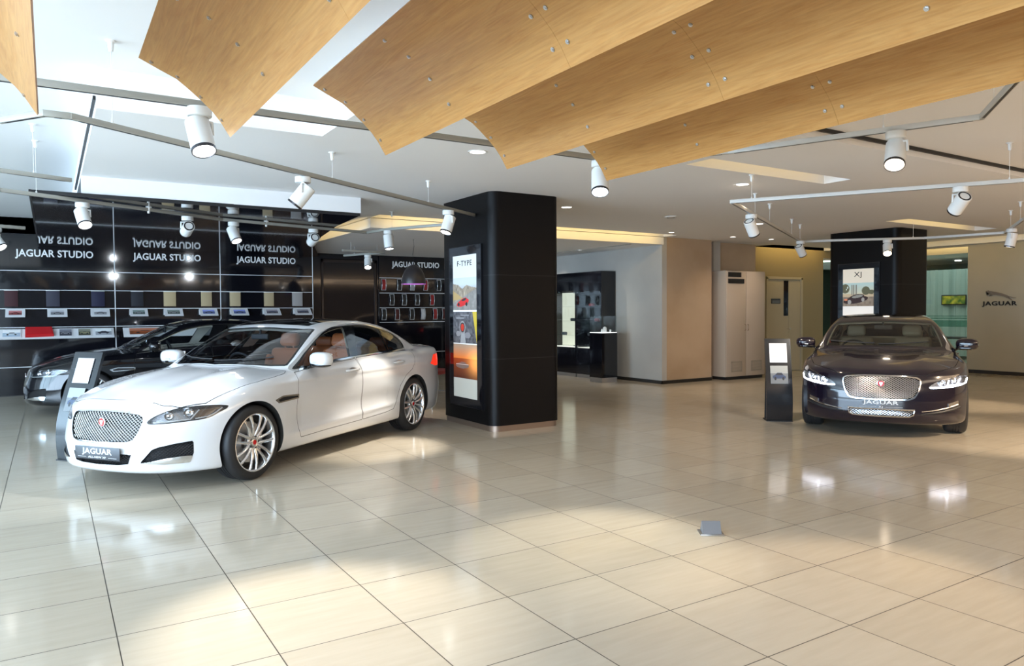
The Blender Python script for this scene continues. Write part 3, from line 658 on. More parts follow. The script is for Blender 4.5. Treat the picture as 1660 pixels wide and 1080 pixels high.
        # wheel wells
        for xa in (0, -c['wb']):
            ext = lambda q, xa=xa: np.abs(q[:, 0]-xa) < .8
            V, T = C.sub('arch', side, ext); B = border(T); B = np.array([b for b in B if (V[b[0], 2]+V[b[1], 2])/2 > .16]); n = len(V); W_ = V.copy(); W_[:, 1] = side*.58
            F = [[int(a), int(b), int(b)+n, int(a)+n] for a, b in B]
            me = bpy.data.meshes.new('wheel_arch_liner'); me.from_pydata([tuple(v) for v in np.r_[V, W_].tolist()], [], [tuple(f) for f in F]); me.shade_smooth()
            ln = link('wheel_arch_liner', me, m_gap, car)
            pr = MB(); 
            pr.prism([(xa+c['ar']*math.cos(t), c['hub']+c['ar']*math.sin(t)) for t in np.linspace(-.4, PI+.4, 24)], side*.555, side*.58, 0, Matrix(((1, 0, 0, 0), (0, 0, 1, 0), (0, 1, 0, 0), (0, 0, 0, 1)))); pr.build('inner_arch', m_gap, ln)
    # wheels
    WM = CUTS.setdefault(('w', spokes), wheel_meshes(spokes)); first = not WM['tyre'].materials
    for xa in (0, -c['wb']):
        for side in (1, -1):
            def lk(n, me, mat, par, lc=None, rt=None):
                o = bpy.data.objects.new(n, me); COL.objects.link(o); o.parent = par
                if not me.materials: me.materials.append(mat)
                if lc: o.location = lc
                if rt: o.rotation_euler = rt
                return o
            wh = lk('wheel', WM['rim'], m_alloy, car, (xa, side*.802, .3432), (0, .35+xa*.2, 0 if side > 0 else PI))
            lk('tyre', WM['tyre'], m_rubber, wh); lk('hub_cap', WM['hub'], m_alloy, wh); [lk('wheel_nut', WM['nuts'], m_dark_metal, wh, None, (0, 2*PI*q/5+.3, 0)) for q in range(5)]; lk('wheel_badge', WM['badge'], m_red, wh); lk('brake_disc', WM['disc'], m_satin_metal, wh); lk('wheel_back', WM['back'], m_dark, wh)
    # cabin
    r = C.sub('body', None, lambda q: (q[:, 2] > .42) & (q[:, 0] > -3.25) & (q[:, 0] < -.62)); parts = [r]
    for n in ('fdoor', 'rdoor', 'pillar', 'window_trim', 'screen_border', 'roof_glass'):
        q = C.sub(n)
        if q is not None: parts.append(q)
    Vs, Ts, o_ = [], [], 0
    for V, T in parts: Vs.append(V-S.normal(V)*.03); Ts.append(T+o_); o_ += len(V)
    Vs = np.vstack(Vs); Ts = np.vstack(Ts); ln = link('cabin_lining', npmesh('cabin_lining', Vs, Ts), [trimm, m_headliner]); ln.parent = car
    cz = Vs[Ts].mean(1)[:, 2]; ln.data.polygons.foreach_set('material_index', (cz > 1.12).astype(int)); ln.data.update()
    d = C['x'] if False else 0
    x0 = c['mirror'][0]
    tub = MB(); tub.box((-3.2, -.80, .26), (-.5, .80, .32)); tub.box((-.72, -.80, .3), (-.62, .80, .93)); tub.box((-3.25, -.80, .3), (-3.1, .80, .98)); tub.box((-3.22, -.872, .5), (-3.12, .872, .955)); tub.rbox((-1.75, 0, .45), (1.7, .24, .34), .05); tub.box((-3.7, -.82, .955), (-3.15, .82, .99)); tub.build('cabin_floor', m_trim_dark, car)
    da = MB(); da.rbox((x0-.04, 0, .86), (.42, 1.50, .20), .07, 4); da.rbox((x0-.20, -.38, .95), (.16, .34, .10), .04); da.build('dashboard', trimm if key == 'XF' else m_trim_dark, car)
    st = MB(); ring = [(0, .185*math.cos(a), .185*math.sin(a)) for a in np.linspace(0, 2*PI, 33)]
    Ms = Matrix.Translation((x0-.42, -.38, .90)) @ Matrix.Rotation(math.radians(22), 4, 'Y'); st.tube([Ms @ Vector(p) for p in ring], .015, 8); st.cyl(Ms @ Vector((0, 0, 0)), Ms @ Vector((.25, 0, 0)), .04, 14); st.rbox((0, 0, 0), (.04, .34, .05), .015, 2, None) if False else None
    st.tube([Ms @ Vector((0, -.18, .0)), Ms @ Vector((.02, 0, -.01)), Ms @ Vector((0, .18, .0))], .02, 8); st.build('steering_wheel', m_trim_dark, car)
    for y in (-.38, .38):
        sm = MB(); rounded_seat(sm, x0-.85, y); sm.build('front_seat', seatm, car)
    rs = MB(); rs.rbox((-2.42, 0, .50), (.52, 1.34, .18), .06); rs.rbox((-2.80, 0, .80), (.14, 1.34, .58), .06, 4, Matrix.Rotation(math.radians(-20), 4, 'Y'))
    for y in (-.42, .42): rs.rbox((-2.93, y, 1.13), (.10, .26, .14), .045, 3)
    rs.build('rear_seat', seatm, car)
    im = MB(); im.rbox((c['ws'][-1][0]+.03, 0, 1.265), (.03, .23, .065), .014); im.cyl((c['ws'][-1][0]+.03, 0, 1.27), (c['ws'][-1][0]+.02, 0, 1.34), .012, 8); im.build('interior_mirror', m_trim_dark, car)
    wp = MB()
    for ya, yb in ((.55, -.05), (-.10, -.66)):
        p = []
        for u in np.linspace(0, 1, 7):
            y = ya+(yb-ya)*u; x = c['ws'][0][0]-.05-.30*(y/.75)**2-.02*(1-u); 
            o = np.array([x, y, 2.]); t = np.arange(.5, 1.4, .005); P = o-np.outer(t, [0, 0, 1]); v = S.f(P[:, 0], P[:, 1], P[:, 2]); i = int(np.argmax(v < 0)); p.append((x, y, P[i, 2]+.014))
        wp.tube(p, .007, 6)
    wp.build('wiper', m_trim_dark, car)
    fin = MB(); fin.ellipsoid((-2.86, 0, float(S.roof(-2.86))+.0), (.07, .018, .05), 16, 8); fin.build('roof_aerial', paint, car)
    ub = MB(); ub.box((-3.7, -.6, .17), (.55, .6, .24)); ub.build('underbody', m_gap, car)
    return car, c, S
# ================================================================== ROOM SHELL
mb = MB(); mb.box((-14, -8, -.1), (30, 20, 0)); struct('floor', mb, m_floor)
XB = 18.42; YB = 16.48
HI = 3.33
# ceiling: plain slab with raised bays and slots
bays = [(-14, .32, -6, YB, HI), (.32, 2.0, -6, 6.2, HI), (4.34, 10.67, 10.72, 11.1, HI), (5.6, 7.9, 5.15, 5.5, 3.2), (12.2, 15.2, 6.9, 7.3, 3.2), (16.8, 18.2, 4.0, 11.2, 3.22), (4.4, 30, -6, 4.06, 3.12), (14.2, 16.9, 11.2, 11.76, 3.3)]
def ceiling():
    xs = sorted({-14, 30, *[b[0] for b in bays], *[b[1] for b in bays]}); ys = sorted({-6, 18, *[b[2] for b in bays], *[b[3] for b in bays]}); mb = MB()
    H = {}
    for i in range(len(xs)-1):
        for j in range(len(ys)-1):
            cx, cy = (xs[i]+xs[i+1])/2, (ys[j]+ys[j+1])/2; z = 3.03
            for b in bays:
                if b[0] < cx < b[1] and b[2] < cy < b[3]: z = max(z, b[4])
            H[i, j] = z; mb.box((xs[i], ys[j], z), (xs[i+1], ys[j+1], 3.45))
    struct('ceiling', mb, m_ceiling)
ceiling()
# dark strips, their colour standing in for the shade of the gap along the raised right bay, and along the left bay
mb = MB(); mb.box((4.4, 4.035, 3.085), (26, 4.058, 3.119)); struct('trim_1', mb, m_dark)
mb = MB(); mb.box((.30, 6.2, 3.09), (.318, 10.8, 3.12)); struct('trim_2', mb, m_dark)
mb = MB(); mb.box((4.34, 11.1, 2.87), (10.67, YB, 3.02)); struct('ceiling_soffit', mb, m_ceiling)
# white drop above the front edge of the canopy
mb = MB(); mb.box((.32, 9.28, 2.832), (3.5, 9.36, 3.04)); struct('trim_5', mb, m_ceiling)
# back wall
mb = MB(); mb.box((-14, YB, 0), (5.24, YB+.2, HI)); mb.box((6.6, YB, 0), (10.9, YB+.2, 3.03)); mb.box((5.24, YB, 2.75), (6.6, YB+.2, 3.03)); mb.box((5.24, YB+1.4, 0), (6.6, YB+1.5, 3)); mb.box((5.14, YB+.2, 0), (5.24, YB+1.5, 3)); mb.box((6.6, YB+.2, 0), (6.7, YB+1.5, 3)); struct('wall_back', mb, m_black_gloss)
# white side wall, beige return, wall behind the cupboard
mb = MB(); mb.box((10.67, 11.15, 0), (10.8, YB+.2, 3.1)); struct('wall_white', mb, m_white_wall)
mb = MB(); mb.box((10.8, 11.15, 0), (12.12, 11.3, 3.1)); mb.box((12.0, 11.3, 0), (12.12, 11.6, 3.1)); struct('wall_beige', mb, m_warm_wall)
mb = MB(); mb.box((12.12, 11.45, 0), (13.9, 11.6, 3.1)); struct('wall_alcove', mb, m_warm_wall)
mb = MB(); mb.box((12.43, 11.38, 0), (12.65, 11.45, 3.1)); struct('trim_3', mb, m_white_wall)
mb = MB(); mb.box((13.8, 11.76, 0), (14.66, 11.9, 3.3)); mb.box((14.66, 11.76, 2.31), (16.04, 11.9, 3.3)); mb.box((16.04, 11.76, 0), (16.88, 11.9, 3.3)); mb.box((16.88, 11.76, 2.84), (18.42, 11.9, 3.3)); struct('wall_door_side', mb, m_yellow_wall)
mb = MB(); mb.box((XB, -6, 0), (XB+.18, 8.99, 3.3)); mb.box((XB, 8.99, 3.0), (XB+.18, 11.9, 3.3)); struct('wall_right', mb, m_greige)
m_curtain = M('teal_curtain', (.15, .21, .18), .8)
mb = MB(); mb.box((16.8, 17.4, 0), (30, 17.6, 3.1)); mb.box((26, -6, 0), (26.2, 18, 3.1)); mb.box((16.8, 11.9, 0), (16.88, 17.4, 3.1)); struct('wall_office', mb, m_curtain)
for n, (a, b) in enumerate((((10.655, 11.135, 0), (10.67, 16.4, .07)), ((10.655, 11.135, 0), (12.12, 11.15, .07)), ((XB-.015, -6, 0), (XB, 8.99, .08)), ((-14, YB-.015, 0), (5.24, YB, .08)), ((16.04, 11.745, 0), (16.88, 11.76, .08)), ((13.8, 11.745, 0), (14.6, 11.76, .08)))):
    mb = MB(); mb.box(a, b); struct(f'baseboard_{("white", "beige", "right", "back", "glass_side", "door_side")[n]}', mb, m_baseboard)
# glazed fronts behind and left of the photographer (mullions and panes)
def glazed(name, p0, p1, n, z1):
    p0 = Vector(p0); p1 = Vector(p1); d = (p1-p0)/n; mb = MB()
    for k in range(n+1): q = p0+d*k; mb.box((q.x-.04, q.y-.04, 0), (q.x+.04, q.y+.04, z1))
    a = (min(p0.x, p1.x)-.04, min(p0.y, p1.y)-.04); b = (max(p0.x, p1.x)+.04, max(p0.y, p1.y)+.04)
    mb.box((a[0], a[1], 0), (b[0], b[1], .12)); mb.box((a[0], a[1], 3.0), (b[0], b[1], z1)); o = struct(name, mb, m_dark_metal)
    g = MB(); t = .004; dx = t if abs(d.x) < .01 else 0; dy = t if abs(d.y) < .01 else 0
    g.box((min(p0.x, p1.x)-dx, min(p0.y, p1.y)-dy, .12), (max(p0.x, p1.x)+dx, max(p0.y, p1.y)+dy, 3.0)); g.build('pane', m_glass, o)
glazed('window_1', (-8, -5.9, 0), (-8, 16.4, 0), 10, HI)
glazed('window_2', (-8, -5.95, 0), (-1.4, -5.95, 0), 4, HI)
mb = MB(); mb.box((-1.36, -6.1, 0), (30, -5.9, HI)); struct('wall_front', mb, m_front_wall)
# glass partition to the office on the right
def partition():
    o = MB(); o.box((XB+.05, 8.99, 0), (XB+.09, 11.76, .05)); o.box((XB+.05, 8.99, 2.84), (XB+.09, 11.76, 3.0)); o.box((16.88, 11.8, 2.80), (18.42, 11.84, 2.86)); o.box((16.88, 11.8, 0), (18.42, 11.84, .05)); w_ = struct('window_3', o, m_satin_metal)
    g = MB(); g.box((XB+.065, 8.99, .05), (XB+.075, 10.35, 2.84)); g.build('pane', m_officeglass, w_); g = MB(); g.box((XB+.065, 10.37, .05), (XB+.075, 11.76, 2.84)); g.build('pane', m_officeglass, w_)
    g = MB(); g.box((16.88, 11.815, .05), (18.4, 11.825, 2.8)); g.build('pane', m_officeglass, w_)
    fr = M('frosted_film', (.55, .66, .62), .6); s = MB()
    for z0, z1 in ((1.08, 1.24), (1.27, 1.30), (1.33, 1.35)): s.box((XB+.060, 9.0, z0), (XB+.063, 11.7, z1))
    s.build('frosted_band', glass('frosted_strip', (.6, .78, .72), .3, .4), w_)
m_officeglass = glass('office_glass', (.78, .85, .82)); partition()
for k, xx in enumerate((19.1, 20.3)):
    o = MB(); o.box((xx, 7.5, 2.985), (xx+.14, 15.5, 3.028)); tag(o.build('strip_light', M('lit_strip', (.9, 1, .95), .4, emit=(.85, 1, .93), es=1.6)), ('first', 'second')[k]+' white ceiling strip light in the office behind the glass', 'strip light')
t = thing('framed_picture', 'small yellow green picture hanging on the office curtain wall behind glass', 'picture', (22.9, 11.56, 1.78)); o = MB(); o.rbox((0, 0, 0), (.03, .72, .30), .006, 2); o.build('frame', m_dark, t); o = MB(); o.box((-.02, -.33, -.12), (-.016, .33, .12)); o.build('print', None or M('yellow_print', (.5, .45, .05), .5), t); noise_color(bpy.data.materials['yellow_print'], (.05, .16, .03), (.75, .6, .05), nscale=7)
t = thing('office_desk', 'dark office desk standing behind the glass partition', 'desk', (20.6, 10.4, 0)); o = MB(); o.box((-.4, -.9, .72), (.4, .9, .76)); o.build('desk_top', m_dark, t)
for sx in (-.8, .8): o = MB(); o.box((-.38, sx-.02, 0), (.38, sx+.02, .72)); o.build('side_panel', m_dark, t)
area('office_lamp', (21.5, 11.5, 2.95), (21.5, 11.6, 0), 4, 6, 70, (.95, 1, .98))
for k, (x, y) in enumerate(((20, 9.2), (20.6, 10.4), (21.2, 11.6), (22.2, 9.4), (22.8, 10.8), (24, 12))):
    o = MB(); o.cyl((x, y, 3.0), (x, y, 3.028), .09, 20); t = tag(o.build('downlight', m_down), 'office ceiling downlight behind the glass partition', 'downlight', 'office downlights')
cz = MB(); yy = np.linspace(8.2, 14, 120); 
pts = [(23.0+.05*math.sin(k*.9)+.02*math.sin(k*2.3), y) for k, y in enumerate(yy)]
cz.add([(x, y, .1) for x, y in pts]+[(x, y, 2.7) for x, y in pts]+[(x+.02, y, .1) for x, y in pts]+[(x+.02, y, 2.7) for x, y in pts], [(k, k+1, 121+k, 120+k) for k in range(119)]+[(240+k, 360+k, 361+k, 241+k) for k in range(119)])
tag(cz.build('curtain', M('pale_teal_curtain', (.42, .52, .48), .8)), 'pale teal curtain hanging in the office behind the glass', 'curtain')
# door beside the tall cupboard
def doors():
    m_d = M('cream_door', (.52, .46, .33), .45); t = MB()
    t.box((14.66, 11.74, 0), (14.72, 11.80, 2.31)); t.box((15.98, 11.74, 0), (16.04, 11.80, 2.31)); t.box((14.66, 11.74, 2.27), (16.04, 11.80, 2.33)); d = struct('door_1', t, m_d)
    a = MB(); a.box((14.73, 11.77, .01), (15.52, 11.81, 2.26)); l = a.build('door_leaf', m_d, d); b = MB(); b.box((15.53, 11.77, .01), (15.97, 11.81, 2.26)); b.build('door_leaf', m_d, d)
    v = MB(); v.box((15.33, 11.764, 1.37), (15.50, 11.771, 2.24)); v.build('vision_pane', m_black_gloss, l)
    s = MB(); s.box((14.86, 11.762, 1.67), (15.20, 11.77, 1.79)); sg = s.build('door_sign', m_dark_metal, l); s2 = MB()
    for k in range(3): s2.box((14.89, 11.760, 1.69+k*.03), (15.17, 11.763, 1.70+k*.03))
    s2.build('sign_lines', m_satin_metal, sg)
    k = MB(); k.cyl((15.47, 11.77, 1.05), (15.47, 11.70, 1.05), .012, 10); k.ellipsoid((15.47, 11.69, 1.05), (.028, .02, .028)); k.build('door_handle', m_chrome, l)
doors()
# ------------------------------------------------------------------ cove light
def cove(name, loc, target, sx, sy, p, col=(1, .68, .22)): area(name, loc, target, sx, sy, p, col)
cove('cove_lamp_fascia', (7.5, 10.80, 3.0), (7.5, 11.2, 2.98), 6.0, .05, 7)
cove('cove_lamp_beam', (4.2, 12.5, 2.93), (4.5, 12.5, 2.95), 2.6, .04, 1.0)
cove('cove_lamp_left_bay', (1.2, 5.7, 3.08), (1.2, 6.3, 3.15), 1.5, .05, .3, (1, .80, .4))
cove('cove_lamp_slot', (6.7, 5.22, 3.16), (6.7, 5.5, 3.12), 2.2, .03, .7)
cove('cove_lamp_column', (13.6, 7.0, 3.14), (13.6, 7.3, 3.1), 2.6, .03, 1.5)
cove('cove_lamp_door', (15.5, 11.25, 3.2), (15.5, 11.76, 3.0), 2.4, .05, 6)
cove('cove_lamp_right', (17.0, 8.0, 3.15), (18.3, 8.0, 3.1), 6, .05, 8)
# ================================================================== glossy canopy over the display wall
mb = MB(); mb.prism([(-.14, 9.25), (3.5, 9.33), (3.62, 10.6), (3.9, 12.2), (4.30, 13.9), (5.2, YB), (-.14, YB)], 2.80, 2.83)
can = tag(mb.build('canopy', M('canopy_black_gloss', (.012, .013, .02), .05, coat=.4), smooth=False), 'wide glossy black canopy hung over the display wall, mirroring its lettering', 'canopy')
e = MB(); e.box((-.16, 9.22, 2.795), (-.14, YB, 2.835)); e.prism([(-.16, 9.235), (3.5, 9.315), (3.5, 9.33), (-.16, 9.25)], 2.795, 2.835); e.build('edge_strip', m_dark, can)
# ================================================================== display wall bays
ZR = [2.34, 1.98, 1.63, 1.28, .54]
def bay(x0, x1, lab, zr, top=2.80):
    t = thing('studio_display_wall', lab, 'display wall', (x0, YB, 0), group='glossy wall display panels'); w_ = x1-x0
    a = MB(); a.box((.006, -.03, .02), (w_-.006, -.001, top-.005)); a.build('backboard', m_black_gloss, t)
    e = MB(); e.box((w_-.008, -.036, .02), (w_+.008, -.001, top-.003)); e.build('edge_strip', m_white_line, t)
    for z in zr:
        r = MB(); r.box((.01, -.042, z-.006), (w_-.01, -.029, z+.006)); r.build('hanging_rail', m_white_line, t)
    return t
bay(-.87, 1.10, 'leftmost glossy black wall display panel carrying dark red and navy swatches', ZR); bay(1.10, 3.07, 'middle glossy black wall display panel, above the bonnet of the black car', ZR); bay(3.07, 5.04, 'right glossy black wall display panel beside the dark doorway', ZR); bay(-2.84, -.87, 'glossy black wall display panel cut by the left edge of the photo', ZR)
bay(6.63, 8.90, 'black wall display panel with rows of strap frames beside the big column', ZR, 2.86)
# side return and dark doorway reveal
t = thing('glass_doorway', 'dark glass doorway between the swatch panels and the strap frames', 'doorway', (5.24, YB+.02, 0)); a = MB(); a.box((.02, 0, 0), (.07, .05, 2.74)); a.box((1.30, 0, 0), (1.35, .05, 2.74)); a.box((.02, 0, 2.68), (1.35, .05, 2.74)); a.build('frame', m_dark_metal, t); a = MB(); a.box((.07, .02, .01), (1.30, .03, 2.68)); a.build('glass_leaf', m_black_gloss, t)
FW = (0, -1, 0)
for cx, s in ((.12, 'above the dark red, slate and navy swatches'), (2.07, 'left of centre, above the charcoal and tan swatches'), (4.04, 'nearest the dark doorway, above the tan and grey swatches'), (7.6, 'behind the black pendant lamp')):
    g = tag(text('wall_lettering', 'JAGUAR STUDIO', .185, m_text, basis((cx, YB-.034, 2.665), (1, 0, 0), FW), None, .88, .004, bold=.004, spacing=1.03), f'white capital lettering {s}', 'lettering', 'studio lettering')
swc = [(.045, .009, .013), (.035, .035, .055), (.012, .012, .042), (.015, .015, .022), (.48, .37, .21), (.46, .36, .21), (.50, .40, .24), (.47, .37, .22), (.36, .34, .33)]
swn = ['dark red', 'slate grey', 'navy blue', 'charcoal', 'tan', 'tan', 'tan', 'sandy', 'pale grey']
swx = [(-.70, -.49), (-.05, .17), (.69, .92), (1.38, 1.60), (1.97, 2.20), (2.68, 2.89), (3.25, 3.47), (3.96, 4.17), (4.57, 4.80)]
swp = ['first from the left', 'second from the left', 'third from the left', 'fourth from the left', 'fifth from the left', 'sixth from the left', 'seventh from the left', 'eighth from the left', 'nearest the dark doorway']
for c_, n_, (a, b), p_ in zip(swc, swn, swx, swp):
    m = M('swatch_'+n_.replace(' ', '_'), c_, .7); o = MB(); o.rbox(((a+b)/2, YB-.052, 1.82), (b-a, .014, .30), .005, 2); q = tag(o.build('fabric_swatch', m), f'{n_} swatch on the black display wall, {p_}', 'swatch', 'fabric swatches on the display wall'); h = MB(); h.rbox(((a+b)/2, YB-.055, 1.975), (b-a+.01, .02, .018), .003, 2); h.build('hanger_bar', m_white_metal, q)
cdx = [(-.70, -.37), (-.05, .30), (.66, 1.01), (1.33, 1.68), (1.95, 2.33), (2.62, 3.00), (3.23, 3.62), (3.91, 4.30), (4.57, 4.98)]
cdc = [(.25, .08, .08), (.22, .22, .24), (.35, .35, .37), (.10, .14, .13), (.10, .13, .12), (.12, .16, .38), (.10, .14, .36), (.16, .14, .17), (.14, .13, .15)]
def car_picture(parent, T, w_, h_, base, body, sky=None):
    # small printed picture: ground, sky, a car outline
    cols = [M('print_ground', base, .35), M('print_sky', sky or tuple(min(1, c*2.2+.08) for c in base), .35), M('print_car', body, .3), M('print_dark', (.02, .02, .025), .3)]
    p = MB(); p.add([T @ Vector((x*w_/2, y*h_/2, .001)) for x, y in ((-1, -1), (1, -1), (1, .15), (-1, .15))], [(0, 1, 2, 3)], 0); p.add([T @ Vector((x*w_/2, y*h_/2, .001)) for x, y in ((-1, .15), (1, .15), (1, 1), (-1, 1))], [(0, 1, 2, 3)], 1)
    s = [(-.72, -.42), (.72, -.42), (.76, -.2), (.5, -.05), (.30, .22), (-.22, .22), (-.5, -.04), (-.76, -.14)]
    p.prism([(x*w_/2, y*h_/2) for x, y in s], .001, .003, 2, T); p.prism([(x*w_/2, y*h_/2) for x, y in ((-.4, -.02), (.42, -.02), (.26, .17), (-.2, .17))], .003, .0035, 3, T)
    for sx in (-.45, .45): p.prism([(w_/2*(sx+.13*math.cos(t)), h_/2*(-.42+.2*math.sin(t))) for t in np.linspace(0, 2*PI, 10)[:-1]], .003, .0038, 3, T)
    return p.build('picture', cols, parent, smooth=False)
for i, ((a, b), cc) in enumerate(zip(cdx, cdc)):
    m = (a+b)/2; wd = (b-a)*.92; n = Vector((0, -.62, .78)).normalized(); T = basis((0, 0, 0), (1, 0, 0), n)
    q = thing('picture_card', f'white framed car picture tilted under the {swn[i]} swatch, {swp[i]}', 'picture card', (m, YB-.15, 1.555), group='picture cards on the display wall')
    o = MB(); o.prism([(-wd/2, -.12), (wd/2, -.12), (wd/2, .12), (-wd/2, .12)], -.01, 0, 0, T); o.box((-wd/2, .06, -.06), (wd/2, .11, .05)); o.build('frame_board', m_paper, q, smooth=False); car_picture(q, T, wd*.66, .13, cc, (.30, .05, .05) if i in (0,) else (.12, .14, .22) if i > 4 else (.3, .3, .32))
# ledges with brochures
for (a, b, lb) in ((-.78, 1.06, 'long white tilted ledge holding a red box and brochures'), (1.22, 2.98, 'white tilted ledge with an orange brochure behind the black car windscreen'), (3.2, 4.95, 'white tilted brochure ledge hidden low behind the two car roofs')):
    n = Vector((0, -.62, .78)).normalized(); T = basis((0, 0, 0), (1, 0, 0), n); q = thing('brochure_ledge', lb, 'ledge', ((a+b)/2, YB-.16, 1.17)); wd = b-a
    o = MB(); o.prism([(-wd/2, -.14), (wd/2, -.14), (wd/2, .13), (-wd/2, .13)], -.014, 0, 0, T); o.prism([(-wd/2, -.15), (wd/2, -.15), (wd/2, -.14), (-wd/2, -.14)], -.014, .02, 0, T); o.build('tray', m_paper, q, smooth=False); o = MB(); o.box((-wd/2+.02, .09, -.06), (wd/2-.02, .125, .05)); o.build('bracket', m_white_metal, q)
T = basis((0, 0, 0), (1, 0, 0), Vector((0, -.62, .78)))
o = MB(); o.prism([(-.22, -.12), (.23, -.10), (.20, .13), (-.22, .13)], .002, .05, 0, T); rb = tag(o.build('red_box', M('red_card', (.62, .02, .025), .4), loc=(-.17, YB-.16, 1.17), smooth=False), 'flat bright red presentation box lying on the long white ledge', 'box'); l = MB(); l.prism([(-.2, -.095), (.21, -.08), (.18, .11), (-.2, .11)], .05, .058, 0, T); l.build('lid', M('red_card_lid', (.55, .015, .02), .3), rb, smooth=False)
for x, w_, cc, bd, nm in ((-.60, .30, (.45, .55, .66), (.6, .65, .7), 'pale blue brochure left of the red box on the long ledge'), (.25, .22, (.07, .07, .09), (.3, .3, .32), 'dark car brochure just right of the red box'), (.56, .22, (.09, .09, .06), (.35, .33, .2), 'olive car brochure, second right of the red box'), (.88, .30, (.40, .42, .46), (.08, .08, .1), 'grey car brochure at the right end of the long ledge'), (1.60, .6, (.22, .06, .02), (.4, .1, .03), 'orange car brochure lying behind the black car windscreen')):
    q = thing('brochure', nm, 'brochure', (x, YB-.16, 1.17), group='brochures on the white ledges'); o = MB(); o.prism([(-w_/2, -.11), (w_/2, -.11), (w_/2, .11), (-w_/2, .11)], .001, .008, 0, T); o.build('cover', m_paper, q, smooth=False); car_picture(q, T @ Matrix.Translation((0, 0, .009)), w_*.9, .19, cc, bd)
# strap frames on the right bay
SX = {0: [6.74, 7.145, 7.48, 7.835, 8.2], 1: [6.945, 7.265, 7.61, 8.01, 8.43], 2: [6.74, 7.08, 7.465, 7.76, 8.09, 8.34]}
SC = {0: 'RBGRB', 1: 'BBBRB', 2: 'BDBWRD'}; SZ = [2.33, 1.97, 1.62]
strap_cols = dict(R=M('red_strap', (.30, .02, .02), .4), B=M('black_strap', (.02, .02, .02), .4), G=M('grey_strap', (.35, .34, .33), .5), W=M('white_strap', (.62, .62, .62), .5), D=M('dark_red_strap', (.08, .015, .015), .4)); cn = dict(R='red', B='black', G='grey', W='white', D='dark red')
ordn = ['first', 'second', 'third', 'fourth', 'fifth', 'sixth']
for r in range(3):
    for k, (x, cc) in enumerate(zip(SX[r], SC[r])):
        q = thing('strap_frame', f'silver framed {cn[cc]} strap, {ordn[k]} from the left in the {("top", "middle", "bottom")[r]} row beside the column', 'framed strap', (x, YB-.05, SZ[r]-.15), group='framed straps on the right wall panel')
        f_ = MB(); prof = [(.0+.03*math.sin(PI*u), -.13+.26*u) for u in np.linspace(0, 1, 9)]
        for sx in (-1, 1): f_.tube([(sx*.052, -y, z) for y, z in prof], .007, 6)
        for z in (-.13, .13): f_.tube([(-.055, 0, z), (.055, 0, z)], .007, 6)
        f_.build('frame', m_silver, q); s = MB(); V = [(sx*.040, -y, z*.93) for y, z in prof for sx in (-1, 1)]; V2 = [(x_, y_+.008, z_) for x_, y_, z_ in V]; n = len(V); s.add(V+V2, [(2*i, 2*i+1, 2*i+3, 2*i+2) for i in range(8)]+[(n+2*i, n+2*i+2, n+2*i+3, n+2*i+1) for i in range(8)]); s.build('strap', strap_cols[cc], q)
# ================================================================== columns
def column(name, x0, y0, x1, y1, label):
    r = .13; pl = []
    for cx, cy, a0 in ((x0+r, y0+r, PI), (x1-r, y0+r, 1.5*PI), (x1-r, y1-r, 0), (x0+r, y1-r, .5*PI)):
        pl += [(cx+r*math.cos(a0+t), cy+r*math.sin(a0+t)) for t in np.linspace(0, PI/2, 10)]
    t = thing(name, label, 'column', (x0, y0, 0)); pl = [(x-x0, y-y0) for x, y in pl]; a = MB(); a.prism(pl, .075, 3.035); a.build('cladding', m_black_satin, t, angle=30)
    cx, cy = (x1-x0)/2, (y1-y0)/2; b = MB(); b.prism([(cx+(x-cx)*.975, cy+(y-cy)*.98) for x, y in pl], 0, .075); b.build('plinth', M('brushed_plinth', (.30, .22, .17), .35, .7), t)
    for z in (.92, 1.98):
        s = MB(); s.prism([(cx+(x-cx)*1.0012, cy+(y-cy)*1.001) for x, y in pl], z, z+.005); s.build('seam', m_dark, t)
    return t
column('column', 4.68, 7.9, 5.74, 9.30, 'large black clad column with rounded corners beside the white car'); column('column', 13.25, 7.68, 14.31, 9.13, 'distant black clad column behind the dark purple car')
# printed posters painted on a fine grid of faces
def poster(parent, x, y0, y1, z0, z1, paint_fn, nu, nv, es):
    uu = np.linspace(0, 1, nu+1); vv = np.linspace(0, 1, nv+1); V = [(x, y0+(y1-y0)*u, z0+(z1-z0)*v) for v in vv for u in uu]; F = [(j*(nu+1)+i, j*(nu+1)+i+1, (j+1)*(nu+1)+i+1, (j+1)*(nu+1)+i) for j in range(nv) for i in range(nu)]
    me = bpy.data.meshes.new('poster_print'); me.from_pydata(V, [], F); ca = me.color_attributes.new('print', 'FLOAT_COLOR', 'CORNER')
    U, Vg = np.meshgrid((np.arange(nu)+.5)/nu, (np.arange(nv)+.5)/nv); col = paint_fn(U.ravel(), Vg.ravel()); col = np.c_[col, np.ones(len(col))].astype('f'); ca.data.foreach_set('color', np.repeat(col, 4, 0).ravel())
    m = M('poster_ink', (1, 1, 1), .25); nt = m.node_tree; at = nt.nodes.new('ShaderNodeVertexColor'); at.layer_name = 'print'; nt.links.new(at.outputs[0], bsdf(m).inputs['Base Color']); nt.links.new(at.outputs[0], bsdf(m).inputs['Emission Color']); bsdf(m).inputs['Emission Strength'].default_value = es
    return link('poster_print', me, m, parent)
def vn(u, v, s, seed=0):
    r = np.random.RandomState(seed).rand(64, 64); x = u*s; y = v*s; i = np.floor(x).astype(int) % 64; j = np.floor(y).astype(int) % 64; fx = x-np.floor(x); fy = y-np.floor(y); fx = fx*fx*(3-2*fx); fy = fy*fy*(3-2*fy); i1 = (i+1) % 64; j1 = (j+1) % 64
    return (r[i, j]*(1-fx)+r[i1, j]*fx)*(1-fy)+(r[i, j1]*(1-fx)+r[i1, j1]*fx)*fy
